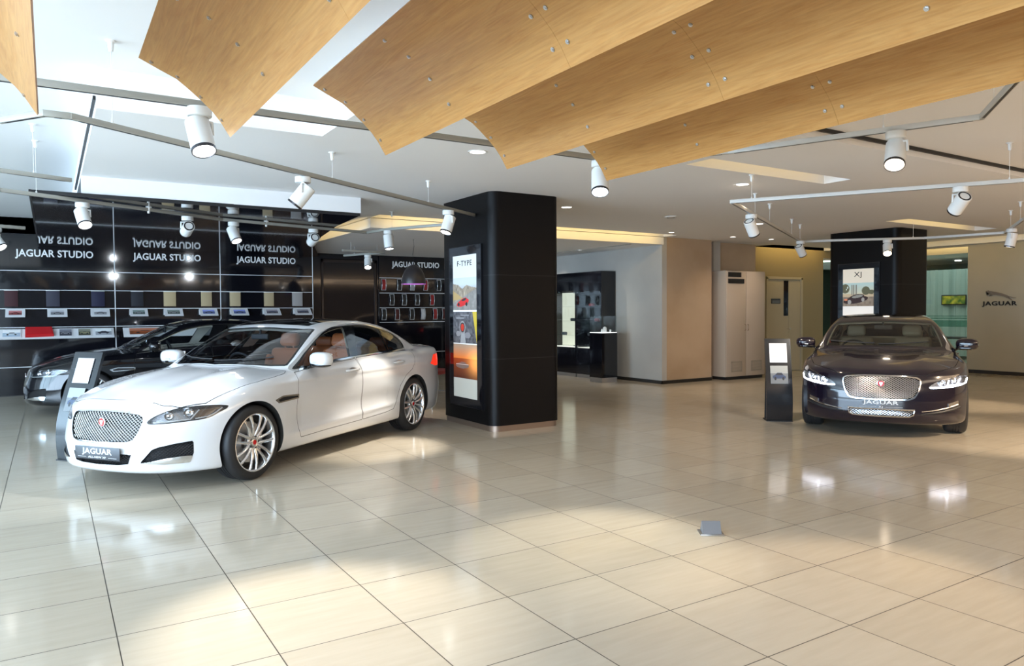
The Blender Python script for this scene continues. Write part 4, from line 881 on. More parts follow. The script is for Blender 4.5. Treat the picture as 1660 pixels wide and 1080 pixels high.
def ell(u, v, cx, cy, rx, ry, a=0):
    c, s = math.cos(a), math.sin(a); x = (u-cx)*c+(v-cy)*s; y = -(u-cx)*s+(v-cy)*c; return (x/rx)**2+(y/ry)**2 < 1
def paint_f(u, v):
    # u: left to right as seen, v: bottom to top ; aspect 1 : 2.9
    C_ = np.zeros((len(u), 3)); n = vn(u, v*2.9, 14)*.6+vn(u, v*2.9, 30, 1)*.4
    def put(m, c): C_[m] = c if not isinstance(c, np.ndarray) else c[m]
    g = lambda a, b, t: np.array(a)[None]*(1-t[:, None])+np.array(b)[None]*t[:, None]
    C_[:] = (.62, .64, .64)
    top = (v > .615) & (v < .845); t = np.clip((v-.615)/.23, 0, 1); C_[top] = g((.20, .17, .13), (.50, .55, .60), np.clip((t-.45)*3, 0, 1))[top]
    hill = top & (v < .775+.03*vn(u, v*0, 5, 4)-.02*u) ; C_[hill] = (g((.13, .10, .07), (.42, .36, .28), n))[hill]
    road = top & ((v-.615) < .05+.10*u); C_[road] = (g((.16, .15, .14), (.30, .29, .27), n))[road]
    bank = top & ((v-.615) > .07+.02*u) & ((v-.615) < .14-.13*u); C_[bank] = (.40, .28, .12)
    carb = top & (ell(u, v, .42, .668, .26, .024, .06) | ell(u, v, .45, .684, .16, .016, .06)); C_[carb] = (.55, .02, .02); C_[top & ell(u, v, .47, .689, .10, .009, .06)] = (.04, .03, .03)
    C_[top & (ell(u, v, .24, .655, .045, .013) | ell(u, v, .58, .658, .045, .013))] = (.02, .02, .02)
    mid = (v > .385) & (v < .605); C_[mid] = g((.03, .03, .035), (.18, .18, .20), n)[mid]
    C_[mid & ((u+.8*(v-.385)) > 1.0)] = (.55, .42, .05); C_[mid & (np.abs(u-.42) < .06+.25*(.5-v)*2) & (v < .47)] = (.35, .36, .38)
    for a, b, r1, r2, cc in ((.40, .495, .13, .045, (.30, .30, .31)), (.40, .495, .10, .035, (.05, .05, .05)), (.40, .495, .07, .026, (.55, .05, .03)), (.22, .45, .10, .02, (.28, .28, .30)), (.62, .44, .12, .022, (.25, .25, .27)), (.30, .56, .18, .006, (.30, .30, .32)), (.5, .58, .2, .005, (.25, .25, .27))): C_[mid & ell(u, v, a, b, r1, r2)] = cc
    low = (v > .135) & (v < .375); t = np.clip((v-.135)/.24, 0, 1); C_[low] = g((.08, .02, .01), (.25, .06, .02), t*2)[low]
    sky = low & (v > .275); C_[sky] = g((.75, .22, .04), (.40, .30, .22), np.clip((v-.275)*10, 0, 1))[sky]; gl = np.exp(-((u-.97)**2/.10+(v-.25)**2/.006)); C_[low] = np.clip(C_+gl[:, None]*np.array([1.0, .42, .10])[None], 0, 1)[low]
    C_[low & (ell(u, v, .38, .225, .28, .020) | ell(u, v, .40, .238, .15, .014))] = (.20, .14, .12); C_[low & ((np.abs(v-.233) < .0022) & (np.abs(u-.38) < .27))] = (.65, .55, .5)
    for yv in (.38, .61): C_[np.abs(v-yv) < .006] = (.8, .8, .8)
    C_[v < .135] = (.50, .52, .48); return C_
def paint_x(u, v):
    C_ = np.zeros((len(u), 3)); C_[:] = (.66, .60, .50); n = vn(u, v, 18, 2)
    g = lambda a, b, t: np.array(a)[None]*(1-t[:, None])+np.array(b)[None]*t[:, None]
    pic = (v > .20) & (v < .70); C_[pic] = g((.50, .48, .36), (.36, .50, .50), np.clip((v-.45)*4, 0, 1))[pic]
    C_[pic & (v < .42)] = (g((.16, .12, .09), (.26, .21, .16), n))[pic & (v < .42)]; C_[pic & (v < .47) & (v > .40)] = (.45, .36, .24)
    tree = pic & (v > .44) & (ell(u, v, .08, .58, .14, .10) | ell(u, v, .75, .53, .13, .09) | ell(u, v, .92, .5, .1, .05)); C_[tree & (n > .12)] = (.10, .10, .06)
    for a in (.30, .36, .44): C_[pic & (np.abs(u-a) < .02) & (v > .44) & (v < .66)] = (.20, .20, .17)
    C_[pic & (ell(u, v, .42, .335, .40, .075, .10) | ell(u, v, .46, .40, .24, .055, .10))] = (.035, .02, .02); C_[pic & ell(u, v, .48, .41, .18, .03, .10)] = (.22, .22, .20); C_[pic & (ell(u, v, .22, .29, .06, .05) | ell(u, v, .66, .34, .05, .045))] = (.30, .28, .26); C_[pic & ell(u, v, .10, .34, .06, .02)] = (.6, .2, .1)
    C_[v < .20] = (.72, .71, .68); return C_
def lightbox(x, y0, y1, z0, z1, fr, label, fn, nu, nv, es, ttl, tz, tsz, frame_lab):
    t = thing('poster_lightbox', label, 'poster', (x, (y0+y1)/2, z0)); h = (y1-y0)/2; H_ = z1-z0
    a = MB(); a.box((-.03, -h-fr, -fr), (-.001, h+fr, H_+fr)); a.build('frame', m_black_gloss, t, smooth=False)
    e = MB()
    for p in ((-h-fr, -fr, -h-fr+.006, H_+fr), (h+fr-.006, -fr, h+fr, H_+fr)): e.box((-.034, p[0], p[1]), (-.03, p[2], p[3]))
    e.box((-.034, -h-fr, -fr), (-.03, h+fr, -fr+.006)); e.box((-.034, -h-fr, H_+fr-.006), (-.03, h+fr, H_+fr)); e.build('edge_line', m_dark_metal, t)
    p = poster(t, -.033, h, -h, 0, H_, fn, nu, nv, es)
    text('poster_title', ttl, tsz, m_dark, basis((-.0345, 0, tz-z0), (0, -1, 0), (-1, 0, 0)), p, 1.25, .0005, bold=.0005, spacing=1.12)
lightbox(4.68, 8.235, 8.88, .38, 2.27, .12, 'tall backlit poster of three stacked car pictures on the big black column', paint_f, 90, 250, .28, 'F-TYPE', 2.16, .10, '')
lightbox(13.25, 8.13, 8.77, 1.40, 2.30, .11, 'short backlit poster with a dark car on the distant black column', paint_x, 110, 150, .4, 'XJ', 2.19, .13, '')
# ================================================================== wood ceiling sails
def sail(x_low, label):
    z_low, y0 = 2.5, 4.31
    prof = [(-.45, .36), (-.395, .335), (-.34, .31), (-.27, .28), (-.21, .235), (-.155, .19), (-.09, .13), (-.05, .08), (0, 0)]
    t = thing('ceiling_sail', label, 'ceiling panel', (x_low, y0, z_low), group='curved oak ceiling sails'); ys = [0, -1.92, -3.84, -5.76, -7.68]
    for k in range(4):
        m = MB(); n = len(prof); V = []
        for y in (ys[k], ys[k+1]+.001):
            for x, z in prof: V.append((x, y, z))
            for x, z in prof: V.append((x+.006, y, z+.011))
        F = []
        for i in range(n-1): F += [(i, i+1, 2*n+i+1, 2*n+i), (n+i, 3*n+i, 3*n+i+1, n+i+1), (i, n+i, n+i+1, i+1), (2*n+i, 2*n+i+1, 3*n+i+1, 3*n+i)]
        F += [(0, 2*n, 3*n, n), (n-1, 2*n-1, 4*n-1, 3*n-1)]; m.add(V, F); s = m.build('oak_sheet', m_wood, t, angle=60)
        for yy in (ys[k]-.05, (ys[k]+ys[k+1])/2, ys[k+1]+.05):
            for j in (1, 3, 5, 7):
                x, z = prof[j]; (xa, za), (xb, zb) = prof[j-1], prof[j+1]; nr = Vector((zb-za, 0, -(xb-xa))).normalized(); nr = nr if nr.z < 0 else -nr
                b = MB(); p = Vector((x, yy, z)); b.cyl(p-nr*.004, p+nr*.005, .010, 12); b.cyl(p+nr*.005, p+nr*.009, .006, 8); b.build('bolt', m_satin_metal, s)
    for yy in (-.9, -4.8):
        c_ = MB(); c_.cyl((-.2, yy, .24), (-.2, yy, .60 if x_low < 4.4 else .60), .003, 6); c_.build('suspension_rod', m_satin_metal, t)
for xl, lb in ((-.03, 'curved oak ceiling sail at the far left edge of the photo'), (.87, 'curved oak ceiling sail above the big white spotlight, second from the left'), (1.79, 'curved oak ceiling sail in the middle, third from the left'), (2.68, 'curved oak ceiling sail overlapped by its neighbour, fourth from the left'), (3.56, 'rightmost curved oak ceiling sail, lowest in the photo, over the tracks')): sail(xl, lb)
# ================================================================== lighting tracks
def zceil(x, y):
    z = 3.03
    for b in bays:
        if b[0] < x < b[1] and b[2] < y < b[3]: z = max(z, b[4])
    if -.14 < x < 3.5+(y-9.3)*.2 and y > 9.3: z = 2.80
    return z
def track(label, pts, z, cords, closed=False, mat=None):
    p0 = pts[0]; t = thing('lighting_track', label, 'lighting track', (p0[0], p0[1], z)); P = [Vector((x-p0[0], y-p0[1], 0)) for x, y in pts]
    if closed: P.append(P[0])
    for a, b in zip(P[:-1], P[1:]):
        d = (b-a); L_ = d.length; Mx = Matrix.Translation(a) @ Matrix.Rotation(math.atan2(d.y, d.x), 4, 'Z'); m = MB(); m.rbox((L_/2, 0, 0), (L_+.02, .036, .040), .004, 2, None); m.box((.05, -.009, -.0215), (L_-.05, .009, -.0195), 1)
        m.v = [tuple(Mx @ Vector(v)) for v in m.v]; m.build('track_bar', [mat or m_rail, m_dark_metal], t)
    for x, y in cords:
        zc = zceil(x, y)-z; m = MB(); m.cyl((x-p0[0], y-p0[1], .015), (x-p0[0], y-p0[1], zc-.03), .0022, 6); m.cyl((x-p0[0], y-p0[1], .018), (x-p0[0], y-p0[1], .035), .008, 8); m.lathe([(.001, -.075), (.013, -.075), (.018, -.04), (.019, -.012), (.032, -.008), (.032, 0)], 14, Matrix.Translation((x-p0[0], y-p0[1], zc))); m.build('suspension_cord', m_white_metal, t)
    return t
track('long kinked lighting track crossing above the white car', [(-.24, 5.76), (.0, 5.42), (.14, 5.42), (4.73, 8.36), (4.87, 9.29), (4.36, 10.3), (4.22, 10.94), (1.97, 10.35), (-.39, 8.96), (-1.6, 8.2)], 2.77, [(.38, 5.56), (2.28, 6.78), (3.72, 7.70), (4.37, 10.30), (2.58, 10.51), (-.09, 9.14), (1.03, 9.79), (4.78, 8.7)])
track('straight lighting track running above the wooden sails from left', [(-.9, 4.72), (4.12, 4.72)], 2.77, [(-.5, 4.72), (1.9, 4.72), (4.0, 4.72)])
track('bent lighting track emerging right of the wooden sails', [(4.3, 5.05), (4.84, 4.27), (5.49, 2.60), (4.7, 2.02), (3.2, .9)], 2.85, [(5.26, 3.17), (5.22, 2.40)], mat=m_rail_white)
track('angular lighting track above the dark purple car', [(9.44, 0.83), (7.93, 3.37), (6.56, 5.74), (11.56, 8.49), (11.80, 8.09), (12.87, 7.01), (13.14, 5.85), (11.38, 4.83), (9.80, 3.89)], 2.75, [(6.67, 5.55), (7.87, 3.47), (7.77, 6.41), (8.70, 6.92), (10.49, 7.90), (11.29, 8.33), (12.77, 7.14), (11.65, 4.99), (12.58, 5.52)], mat=m_rail_white)
track('short V shaped lighting track in front of the dark doorway', [(5.19, 14.75), (5.62, 13.67), (4.73, 13.52)], 2.70, [(5.3, 14.45), (5.55, 13.85), (4.9, 13.55)])
track('thin far lighting track at the upper left edge', [(-2.2, 7.5), (-.35, 8.25), (.20, 8.5)], 2.85, [(-.1, 8.36), (-1.4, 7.83)])
track('lighting track end seen left of the glossy canopy', [(-2.5, 10.4), (-.25, 11.2)], 2.62, [(-.8, 11.0)])
# ================================================================== spotlights
def spot(x, y, z, aim, label, power, size=42, col=(1, .93, .84), bulb=None, s=1.0):
    t = thing('track_spotlight', label, 'spotlight', (x, y, z-.0225), group='white track spotlights')
    a = MB(); a.lathe([(.0001, 0), (.068, 0), (.070, -.006), (.070, -.048), (.066, -.052), (.0001, -.052)], 36); a.build('adapter', m_white_metal, t)
    d = (Vector(aim)-Vector((x, y, z-.17))).normalized(); q = d.to_track_quat('-Z', 'Y').to_matrix().to_4x4(); h = Vector((d.x, d.y, 0)); h = h.normalized() if h.length > .01 else Vector((1, 0, 0)); sd = Vector((-h.y, h.x, 0))
    b = MB(); b.tube([(0, 0, -.05), (0, 0, -.07), tuple(sd*.076+Vector((0, 0, -.075))), tuple(sd*.078+Vector((0, 0, -.15)))], .011, 8); b.build('bracket', m_white_metal, t)
    hd = MB(); hd.lathe([(.0001, .085), (.050, .085), (.052, .080)], 40); hd.lathe([(.052, .085), (.066, .085), (.070, .080), (.070, -.125), (.067, -.128), (.063, -.126), (.060, -.10), (.035, -.02), (.0001, -.01)], 40)
    o = hd.build('lamp_head', m_white_metal, t, (0, 0, -.15)); o.rotation_euler = q.to_euler()
    r = MB(); r.lathe([(.063, -.124), (.066, -.1305), (.0705, -.129), (.0712, -.118), (.0712, -.112)], 40); r.build('bezel_ring', m_dark_metal, o)
    r = MB(); r.lathe([(.045, .0865), (.060, .0865), (.060, .083)], 30); r.build('rear_ring', m_dark_metal, o)
    l = MB(); l.lathe([(.0001, -.108), (.040, -.108), (.0575, -.104)], 32); l.build('lens', bulb or m_bulb, o)
    if power:
        li = bpy.data.lights.new('spot_beam', 'SPOT'); li.energy = power; li.spot_size = math.radians(size); li.spot_blend = .75; li.shadow_soft_size = .05; li.color = col
        lo = bpy.data.objects.new('spot_beam', li); COL.objects.link(lo); lo.parent = o; lo.location = (0, 0, -.14)
WARM = (1, .78, .55); NEUT = (1, .92, .80); COOL = (.86, .93, 1)
spot(.78, 4.72, 2.77, (1.1, 3.55, 0), 'nearest white spotlight, below the second wooden sail from the left', SP*1.7, 42, NEUT)
spot(3.83, 4.72, 2.77, (3.0, 3.7, 0), 'bluish white lit spotlight below the rightmost wooden sail', SP*1.1, 44, (1, .93, .76), M('lit_cool_lamp_face', (.9, .95, 1), .3, emit=(.75, .86, 1), es=14))
spot(5.3, 3.10, 2.85, (3.6, 2.3, 0), 'warm flaring spotlight hanging right of the wooden sails', SP*1.0, 44, WARM, m_bulb_warm)
spot(1.96, 6.64, 2.77, (.6, 7.3, .7), 'white spotlight tilted left above the windscreen of the white car', SP*.8, 50, COOL)
spot(4.11, 7.96, 2.77, (3.15, 7.75, .1), 'white spotlight tilted left beside the top of the big column', SP*2.0, 38, NEUT)
spot(.33, 9.38, 2.77, (.75, 8.0, .6), 'white lit spotlight in front of the left end of the canopy', SP*.5, 50, COOL)
spot(2.12, 10.39, 2.77, (2.6, 9.4, .7), 'white lit spotlight in front of the third display panel lettering', SP*.5, 50, COOL)
spot(4.33, 10.35, 2.77, (4.4, 9.9, .2), 'white spotlight pointing straight down, left of the column top', SP*.5, 46, NEUT)
spot(1.5, 10.07, 2.77, (1.3, 13.9, 1.5), 'small white spotlight aimed at the display wall, above the middle panel', SP*.35, 50, COOL)
spot(3.3, 10.7, 2.77, (3.3, 14.5, 1.5), 'small white spotlight aimed at the wall near the end of the canopy', SP*.35, 50, COOL)
spot(-.55, 11.09, 2.62, (.1, 10.6, 1.4), 'small white spotlight at the left edge, right one of the pair', SP*.3, 50, COOL)
spot(-.95, 10.95, 2.62, (-1.5, 10.0, .8), 'small white spotlight cut by the left edge of the photo', SP*.3, 50, COOL)
spot(7.67, 3.82, 2.75, (9.3, 6.4, .3), 'white spotlight aimed back over the dark purple car, above its windscreen', SP*1.0, 50, NEUT)
spot(7.54, 6.28, 2.75, (9.4, 6.6, .2), 'white spotlight tilted right, left one of two on the slanting track', SP*.8, 46, WARM)
spot(11.22, 8.27, 2.75, (13.0, 8.4, .6), 'white spotlight tilted right near the distant black column', SP*.5, 50, WARM)
spot(12.39, 7.38, 2.75, (10.6, 6.2, .2), 'star flaring warm spotlight in front of the distant black column', SP*.35, 46, WARM, m_bulb_warm)
spot(12.38, 5.42, 2.75, (12.2, 5.9, .2), 'white spotlight tilted left at the right edge of the photo', SP*.9, 50, WARM)
spot(5.45, 14.1, 2.70, (5.1, 13.2, 1.0), 'white spotlight on the short V shaped track before the dark doorway', SP*.4, 50, NEUT)
spot(9.16, 1.25, 2.75, (9.4, 4.3, 0), 'white spotlight just outside the right edge, lighting the floor by the purple car', SP*3.2, 46, WARM)
# ================================================================== recessed downlights
dl = [(7.07, 6.02, .085, 'largest round downlight, between the sails and the angular track'), (6.38, 8.63, .085, 'round downlight just right of the big column top'), (10.56, 8.63, .085, 'round downlight behind the left spotlight of the slanting track'), (10.2, 10.4, .06, 'small downlight above the beige wall, left one of the row'), (11.95, 10.42, .06, 'small downlight above the tall cream cupboard'), (13.1, 10.38, .06, 'small downlight above the door, right one of the row'), (3.45, 6.07, .085, 'round downlight half hidden behind the fourth wooden sail')]
for x, y, r, lb in dl:
    t = thing('downlight', lb, 'downlight', (x, y, zceil(x, y)), group='round ceiling downlights'); a = MB(); a.lathe([(r*.82, -.001), (r, -.006), (r*1.12, -.004), (r*1.12, 0)], 32); a.build('rim', m_white_metal, t); a = MB(); a.lathe([(.0001, -.003), (r*.84, -.003)], 28); a.build('diffuser', m_down, t)
    li = bpy.data.lights.new('downlight_beam', 'SPOT'); li.energy = DLP*(1 if r > .07 else .8); li.spot_size = math.radians(110); li.spot_blend = 1; li.shadow_soft_size = r; li.color = WARM; lo = bpy.data.objects.new('downlight_beam', li); COL.objects.link(lo); lo.parent = t; lo.location = (0, 0, -.02)
t = thing('smoke_detector', 'flat dark edged ceiling fitting between the downlights', 'ceiling fitting', (8.47, 8.65, 3.03)); a = MB(); a.lathe([(.0001, -.02), (.08, -.02), (.095, -.012), (.10, 0)], 28); a.build('housing', m_white_metal, t); a = MB(); a.lathe([(.05, -.021), (.062, -.0215), (.062, -.018)], 24); a.build('grille_ring', m_dark, t)
for x, y, lb in ((9.9, 12.9, 'left small adjustable lamp in the alcove ceiling over the cabinets'), (10.2, 14.6, 'rear small adjustable lamp in the alcove ceiling over the cabinets'), (9.1, 13.2, 'front small lamp in the alcove ceiling over the cabinets')):
    t = thing('alcove_lamp', lb, 'ceiling lamp', (x, y, 2.87), group='alcove ceiling lamps'); a = MB(); a.lathe([(.03, -.002), (.05, -.02), (.055, 0)], 20); a.build('rim', m_white_metal, t); a = MB(); a.lathe([(.0001, -.012), (.035, -.012)], 16); a.build('bulb', m_down, t)
    li = bpy.data.lights.new('alcove_beam', 'SPOT'); li.energy = DLP*.8; li.spot_size = 2.0; li.spot_blend = 1; li.color = NEUT; lo = bpy.data.objects.new('alcove_beam', li); COL.objects.link(lo); lo.parent = t; lo.location = (0, 0, -.03)
# alcove ceiling track
mb = MB(); mb.box((9.93, 11.3, 2.855), (9.97, 16.2, 2.87)); struct('trim_4', mb, m_rail)
# ================================================================== pendant lamp
t = thing('pendant_lamp', 'black dome pendant lamp with pinkish glowing rim before the strap frames', 'pendant lamp', (5.72, 12.5, 2.04)); R = .225
a = MB(); pr = [(R*math.cos(q), .36*math.sin(q)) for q in np.linspace(0, PI/2-.06, 16)]; a.lathe(pr+[(.012, .40)]+[(r-.006, z-.004) for r, z in pr[::-1]], 40); a.build('shade', M('pendant_black', (.025, .022, .025), .35), t, angle=50)
a = MB(); a.lathe([(R-.012, .006), (R, -.002), (R-.004, .010)], 40); a.build('glowing_rim', M('pink_glow', (.6, .2, .7), .4, emit=(.75, .2, .9), es=1.5), t); a = MB(); a.tube([(0, 0, .39), (-.012, 0, .55), (.014, 0, .70), (0, 0, .83)], .004, 6); a.build('cord', m_dark, t); a = MB(); a.ellipsoid((0, 0, .12), (.05, .05, .06)); a.build('bulb', M('dim_bulb', (.9, .8, .9), .3, emit=(.8, .4, .9), es=2), t)
# ================================================================== tall cupboard
m_cup = M('cream_laminate', (.54, .45, .36), .4); t = thing('storage_cupboard', 'tall cream two door cupboard with vent grilles standing in the alcove', 'cupboard', (12.34, 10.93, 0))
a = MB(); a.box((0, .02, .07), (1.26, .44, 2.375)); a.build('carcass', m_cup, t, smooth=False); a = MB(); a.box((.03, .05, 0), (1.23, .42, .07)); a.build('plinth', m_dark, t)
for k, (x0, x1) in enumerate(((.01, .626), (.634, 1.25))):
    d = MB(); d.rbox(((x0+x1)/2, .010, 1.22), (x1-x0, .018, 2.28), .003, 2); dd = d.build('door', m_cup, t); hx = .585 if k == 0 else .675
    h = MB(); h.tube([(hx, 0, 1.07), (hx, -.03, 1.08), (hx, -.03, 1.20), (hx, 0, 1.21)], .006, 8); h.build('handle', M('bronze_handle', (.25, .16, .08), .35, .8), dd)
    vx = .16 if k == 0 else .80; v = MB(); v.box((vx, -.006, .17), (vx+.34, .001, .19)); v.box((vx, -.006, .38), (vx+.34, .001, .40)); v.box((vx, -.006, .17), (vx+.02, .001, .40)); v.box((vx+.32, -.006, .17), (vx+.34, .001, .40))
    for q in range(8): v.box((vx+.02, -.004, .195+q*.024), (vx+.32, .001, .207+q*.024))
    v.build('vent_grille', M('vent_beige', (.38, .33, .26), .5), dd)
for z0, x1 in ((2.10, .56), (2.24, .46)): v = MB(); v.box((.05, -.008, z0), (x1, .001, z0+.10)); v.build('name_plate', m_dark_metal, t)
# ================================================================== glass display cabinets in the alcove
def cabinet(y0, y1, lab, lit):
    t = thing('display_cabinet', lab, 'display cabinet', (10.25, y0, 0), group='black glass fronted display cabinets'); L_ = y1-y0; D = .40
    a = MB(); a.box((0, 0, .08), (D, .03, 2.40)); a.box((0, L_-.03, .08), (D, L_, 2.40)); a.box((D-.02, .03, .08), (D, L_-.03, 2.40)); a.box((0, .03, 1.98), (D-.02, L_-.03, 2.40)); a.box((0, .03, .08), (D-.02, L_-.03, .68)); a.build('carcass', m_black_gloss, t, smooth=False)
    a = MB(); a.box((.01, .01, 0), (D, L_-.01, .08)); a.build('plinth', m_satin_metal, t); a = MB(); a.box((.004, .035, .69), (.010, L_-.035, 1.97)); g = a.build('glass_door', m_glass, t)
    for z in (.95, 1.28, 1.62): s = MB(); s.box((.02, .035, z), (D-.03, L_-.035, z+.008)); s.build('glass_shelf', m_glass, t)
    s = MB(); s.box((.02, .035, .682), (D-.03, L_-.035, .69)); s.build('lit_base', M('lit_shelf', (.8, .8, .75), .4, emit=(1, .97, .85), es=.6), t)
    if lit: s = MB(); s.box((D-.035, .25, .70), (D-.021, 1.02, 1.96)); s.build('light_panel', M('lit_back_panel', (.6, .6, .5), .5, emit=(1, .95, .75), es=.5), t)
    for yy in (.06, L_-.06):
        for z in (.72, 1.94): h = MB(); h.cyl((-.006, yy, z), (.004, yy, z), .014, 10); h.build('hinge', m_chrome, t)
cabinet(13.53, 14.6, 'far black glass cabinet with a lit cream back panel, half behind the column', True); cabinet(12.60, 13.52, 'near black glass cabinet with small items on glass shelves', False)
random.seed(3)
its = [(12.95, 1.288, (.5, .05, .05), 'small red model on the middle glass shelf'), (13.15, 1.628, (.45, .05, .05), 'tiny red item on the top glass shelf'), (12.85, .698, (.7, .7, .7), 'small white box on the lit cabinet base'), (13.85, 1.288, (.05, .05, .06), 'dark cap shaped item in the far cabinet'), (14.2, .958, (.2, .2, .22), 'grey item on the low shelf of the far cabinet'), (13.2, .958, (.12, .12, .13), 'dark wallet on the low shelf of the near cabinet')]
for y, z, cc, lb in its:
    o = MB(); o.ellipsoid((10.42, y, z+.035), (.05, .075, .035), 16, 10, .6); o.box((10.38, y-.05, z), (10.46, y+.05, z+.012)); tag(o.build('shop_item', M('item', cc, .3)), lb, 'shop item', 'small merchandise')
t = thing('showcase_pedestal', 'black pedestal topped by a clear glass case, at the end of the cabinets', 'showcase', (9.84, 12.08, 0)); a = MB(); a.box((0, 0, .10), (.42, .42, 1.05)); a.build('pedestal', m_black_gloss, t, smooth=False); a = MB(); a.box((.005, .005, 0), (.415, .415, .10)); a.build('plinth', m_satin_metal, t, smooth=False)
a = MB(); a.box((.005, .005, 1.05), (.415, .415, 1.062)); a.build('lit_top', M('lit_white_top', (.8, .8, .8), .4, emit=(.95, 1, 1), es=.7), t); a = MB(); a.box((.01, .01, 1.062), (.41, .41, 1.41)); a.build('glass_case', m_glass, t, smooth=False)
for x, y, w_, lb in ((9.98, 12.25, .03, 'white watch box inside the glass case, left one'), (10.10, 12.3, .05, 'tallest white stand inside the glass case'), (10.17, 12.2, .025, 'small pale item inside the glass case, right one')):
    o = MB(); o.rbox((x, y, 1.064+w_), (w_*1.2, w_*1.2, w_*2), .006, 2); o.ellipsoid((x, y, 1.066+w_*2), (w_*.5, w_*.5, w_*.3), 12, 8); tag(o.build('shop_item', m_paper), lb, 'shop item', 'items in the glass case')
# ================================================================== info stands
def stand(x, y, ang, lab, w_=.34, lean=1.0):
    t = thing('information_stand', lab, 'information stand', (x, y, 0), ang); prof = [(0, 0), (-.012, .12), (-.018, .25), (-.005, .40), (.03*lean, .58), (.085*lean, .80), (.16*lean, 1.12)]
    V = []; th = .035
    for yv, z in prof: V += [(-w_/2, yv, z), (w_/2, yv, z), (w_/2, yv+th, z+.004), (-w_/2, yv+th, z+.004)]
    F = [(0, 3, 2, 1)]; n = len(prof)
    for i in range(n-1):
        for k in range(4): F.append((4*i+k, 4*i+(k+1) % 4, 4*i+4+(k+1) % 4, 4*i+4+k))
    F.append((4*n-4, 4*n-3, 4*n-2, 4*n-1)); a = MB(); a.add(V, F); a.build('curved_panel', M('stand_black', (.010, .011, .014), .22), t, angle=40)
    f = MB(); f.box((-w_/2, -.02, 0), (w_/2, .26, .012)); f.add([(-w_/2+.02, .24, .012), (w_/2-.02, .24, .012), (w_/2-.02, .17, .95), (-w_/2+.02, .17, .95), (-w_/2+.02, .26, .012), (w_/2-.02, .26, .012), (w_/2-.02, .19, .95), (-w_/2+.02, .19, .95)], [(0, 1, 2, 3), (4, 7, 6, 5), (0, 4, 5, 1), (3, 2, 6, 7), (0, 3, 7, 4), (1, 5, 6, 2)]); f.build('rear_leg', m_dark, t, smooth=False)
    d = Vector((0, .075*lean, .32)).normalized(); nrm = Vector((0, -d.z, d.y)); T = basis((0, .115*lean-.006, .93), (1, 0, 0), nrm)
    p = MB(); p.prism([(-.115, -.135), (.115, -.135), (.115, .135), (-.115, .135)], 0, .003, 0, T); pp = p.build('paper_sheet', M('sheet_paper', (.66, .66, .70), .4), t, smooth=False); l = MB()
    for k in range(9): l.prism([(-.095, .105-k*.022), (.02+.07*((k*37) % 5)/5, .105-k*.022), (.02+.07*((k*37) % 5)/5, .109-k*.022), (-.095, .109-k*.022)], .003, .0034, 0, T)
    l.build('text_lines', M('grey_print', (.25, .25, .27), .6), pp, smooth=False)
    T2 = basis((0, .044*lean-.010, .635), (1, 0, 0), nrm); car_picture(t, T2 @ Matrix.Translation((0, 0, .004)), .23, .25, (.16, .17, .18), (.04, .06, .12), (.30, .31, .30))
    return t
stand(8.39, 6.50, math.atan2(-.533, .846)-.15+.0, 'curved black information stand with a white sheet, left of the dark purple car')
stand(.16, 8.83, math.atan2(-.533, .846)-.36, 'leaning black information stand half hidden behind the white car bonnet', .40, 1.45)
# ================================================================== floor tent sign, bench
t = thing('floor_sign', 'small grey tent shaped floor marker on the open tiles', 'floor marker', (3.79, 3.49, 0), -.62); a = MB(); a.rbox((0, 0, .005), (.16, .13, .010), .003, 2); a.build('base_plate', m_satin_metal, t)
Mt = Matrix(((0, 0, 1, 0), (1, 0, 0, 0), (0, 1, 0, 0), (0, 0, 0, 1))); a = MB(); a.prism([(-.05, .010), (.05, .010), (.006, .085), (-.006, .085)], -.062, .062, 0, Mt); a.build('tent_card', M('grey_tent', (.22, .23, .25), .35, .3), t, smooth=False)
t = thing('waiting_bench', 'chrome framed bench with dark red seat behind the white car', 'bench', (6.0, 12.4, 0), .5); a = MB(); a.rbox((0, 0, .40), (.9, .5, .08), .02, 3); a.build('seat', M('bench_red', (.25, .03, .03), .5), t)
for sx in (-1, 1): a = MB(); a.tube([(sx*.38, -.25, .012), (sx*.38, .25, .012), (sx*.38, .25, .36), (sx*.38, -.25, .36), (sx*.38, -.25, .012)], .012, 8); a.build('leg', m_chrome, t)
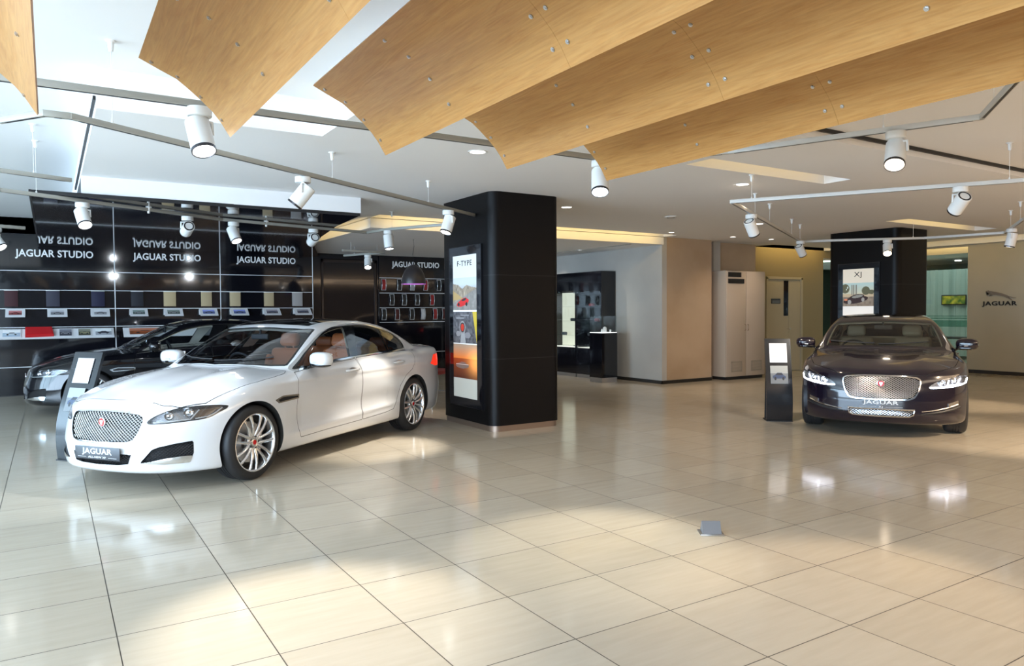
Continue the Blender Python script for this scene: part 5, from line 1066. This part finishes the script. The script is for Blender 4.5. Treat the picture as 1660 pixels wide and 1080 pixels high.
# ================================================================== logo on the right wall
def leaper():
    t = thing('wall_logo', 'metal leaping cat emblem above black capital letters on the pale right wall', 'logo', (XB-.012, 8.29, 1.63)); P = lambda x, y: (x, y)
    pts = [(-.30,.265),(-.285,.29),(-.25,.30),(-.235,.315),(-.225,.298),(-.15,.285),(-.05,.265),(.05,.235),(.13,.20),(.20,.165),(.27,.14),(.34,.135),(.34,.125),(.27,.125),(.20,.14),(.235,.105),(.28,.075),(.27,.068),(.21,.095),(.14,.135),(.08,.165),(.0,.185),(-.08,.20),(-.13,.20),(-.165,.175),(-.21,.165),(-.215,.175),(-.17,.195),(-.18,.215),(-.22,.20),(-.26,.185),(-.265,.195),(-.215,.225),(-.25,.25)]
    T = basis((0, 0, 0), (0, -1, 0), (-1, 0, 0)); bm = bmesh.new(); vs_ = [bm.verts.new(T @ Vector((x, y, 0))) for x, y in pts]; f = bm.faces.new(vs_); bmesh.ops.triangulate(bm, faces=[f]); r = bmesh.ops.extrude_face_region(bm, geom=bm.faces[:]); bmesh.ops.translate(bm, vec=T.to_3x3() @ Vector((0, 0, .012)), verts=[v for v in r['geom'] if isinstance(v, bmesh.types.BMVert)]); bmesh.ops.recalc_face_normals(bm, faces=bm.faces[:])
    me = bpy.data.meshes.new('leaping_cat'); bm.to_mesh(me); bm.free(); link('leaping_cat', me, M('bronze_emblem', (.35, .30, .24), .3, .9), t)
    text('logo_letters', 'JAGUAR', .135, m_dark, basis((0, 0, 0), (0, -1, 0), (-1, 0, 0)), t, 1.35, .006, bold=.003, spacing=1.1)
leaper()
# ================================================================== cars
white, cw_, Sw = build_car('XF', 'saloon_car', 'white saloon car with tan seats and black roof glass in the left foreground', (1.022, 7.638, 0), -2.50624, m_paint_white, m_tan, m_trim_dark)
w2, z0, z1 = cw_['plate']; pm = MB(); pm.rbox((0, 0, 0), (.52, .108, .008), .003, 2); T = basis((cw_['platex'], 0, (z0+z1)/2), (0, 1, 0), (1, 0, 0)); pm.v = [tuple(T @ Vector(v)) for v in pm.v]; pl = pm.build('number_plate', M('plate_grey', (.045, .048, .055), .35), white)
text('plate_text', 'JAGUAR', .066, m_text, basis((cw_['platex']+.0045, 0, .358), (0, 1, 0), (1, 0, 0)), pl, 1.35, .0006, bold=.0008, spacing=1.05); text('plate_text', 'ALL-NEW XF', .024, m_text, basis((cw_['platex']+.0045, 0, .310), (0, 1, 0), (1, 0, 0)), pl, 1.5, .0006)
ln = MB()
for sx in (-1, 1): ln.box((cw_['platex']+.0035, sx*.13-.0, .309), (cw_['platex']+.0055, sx*.225, .311)) if sx > 0 else ln.box((cw_['platex']+.0035, -.225, .309), (cw_['platex']+.0055, -.13, .311))
ln.build('plate_lines', m_text, pl)
plum, cj, Sj = build_car('XJ', 'saloon_car', 'dark purple saloon car facing the camera with headlamps lit, at right', (9.0, 5.418, 0), -2.60975, m_paint_plum, M('khaki_leather', (.33, .27, .19), .5), m_headliner, drl=True, grille_mat=M('satin_chrome', (.62, .62, .63), .28, 1), screen=glass('clear_windscreen', (.66, .67, .60)))
text('bumper_text', 'JAGUAR', .060, m_text, basis((.906, 0, .428), (0, 1, 0), (1, 0, 0)), plum, 1.6, .002, bold=.001, spacing=1.05); text('bumper_text', 'XJ', .030, m_text, basis((.906, 0, .377), (0, 1, 0), (1, 0, 0)), plum, 1.5, .002, spacing=1.1)
ln = MB(); ln.box((.902, -.23, .376), (.906, -.05, .378)); ln.box((.902, .05, .376), (.906, .23, .378)); ln.build('bumper_lines', m_text, plum)
black, cb, Sb = build_car('XF', 'saloon_car', 'black saloon car parked along the display wall behind the white car', (.478, 13.467, 0), -3.13429, m_paint_black, m_stone, m_headliner, scale=.9785, vent_in=m_dark)
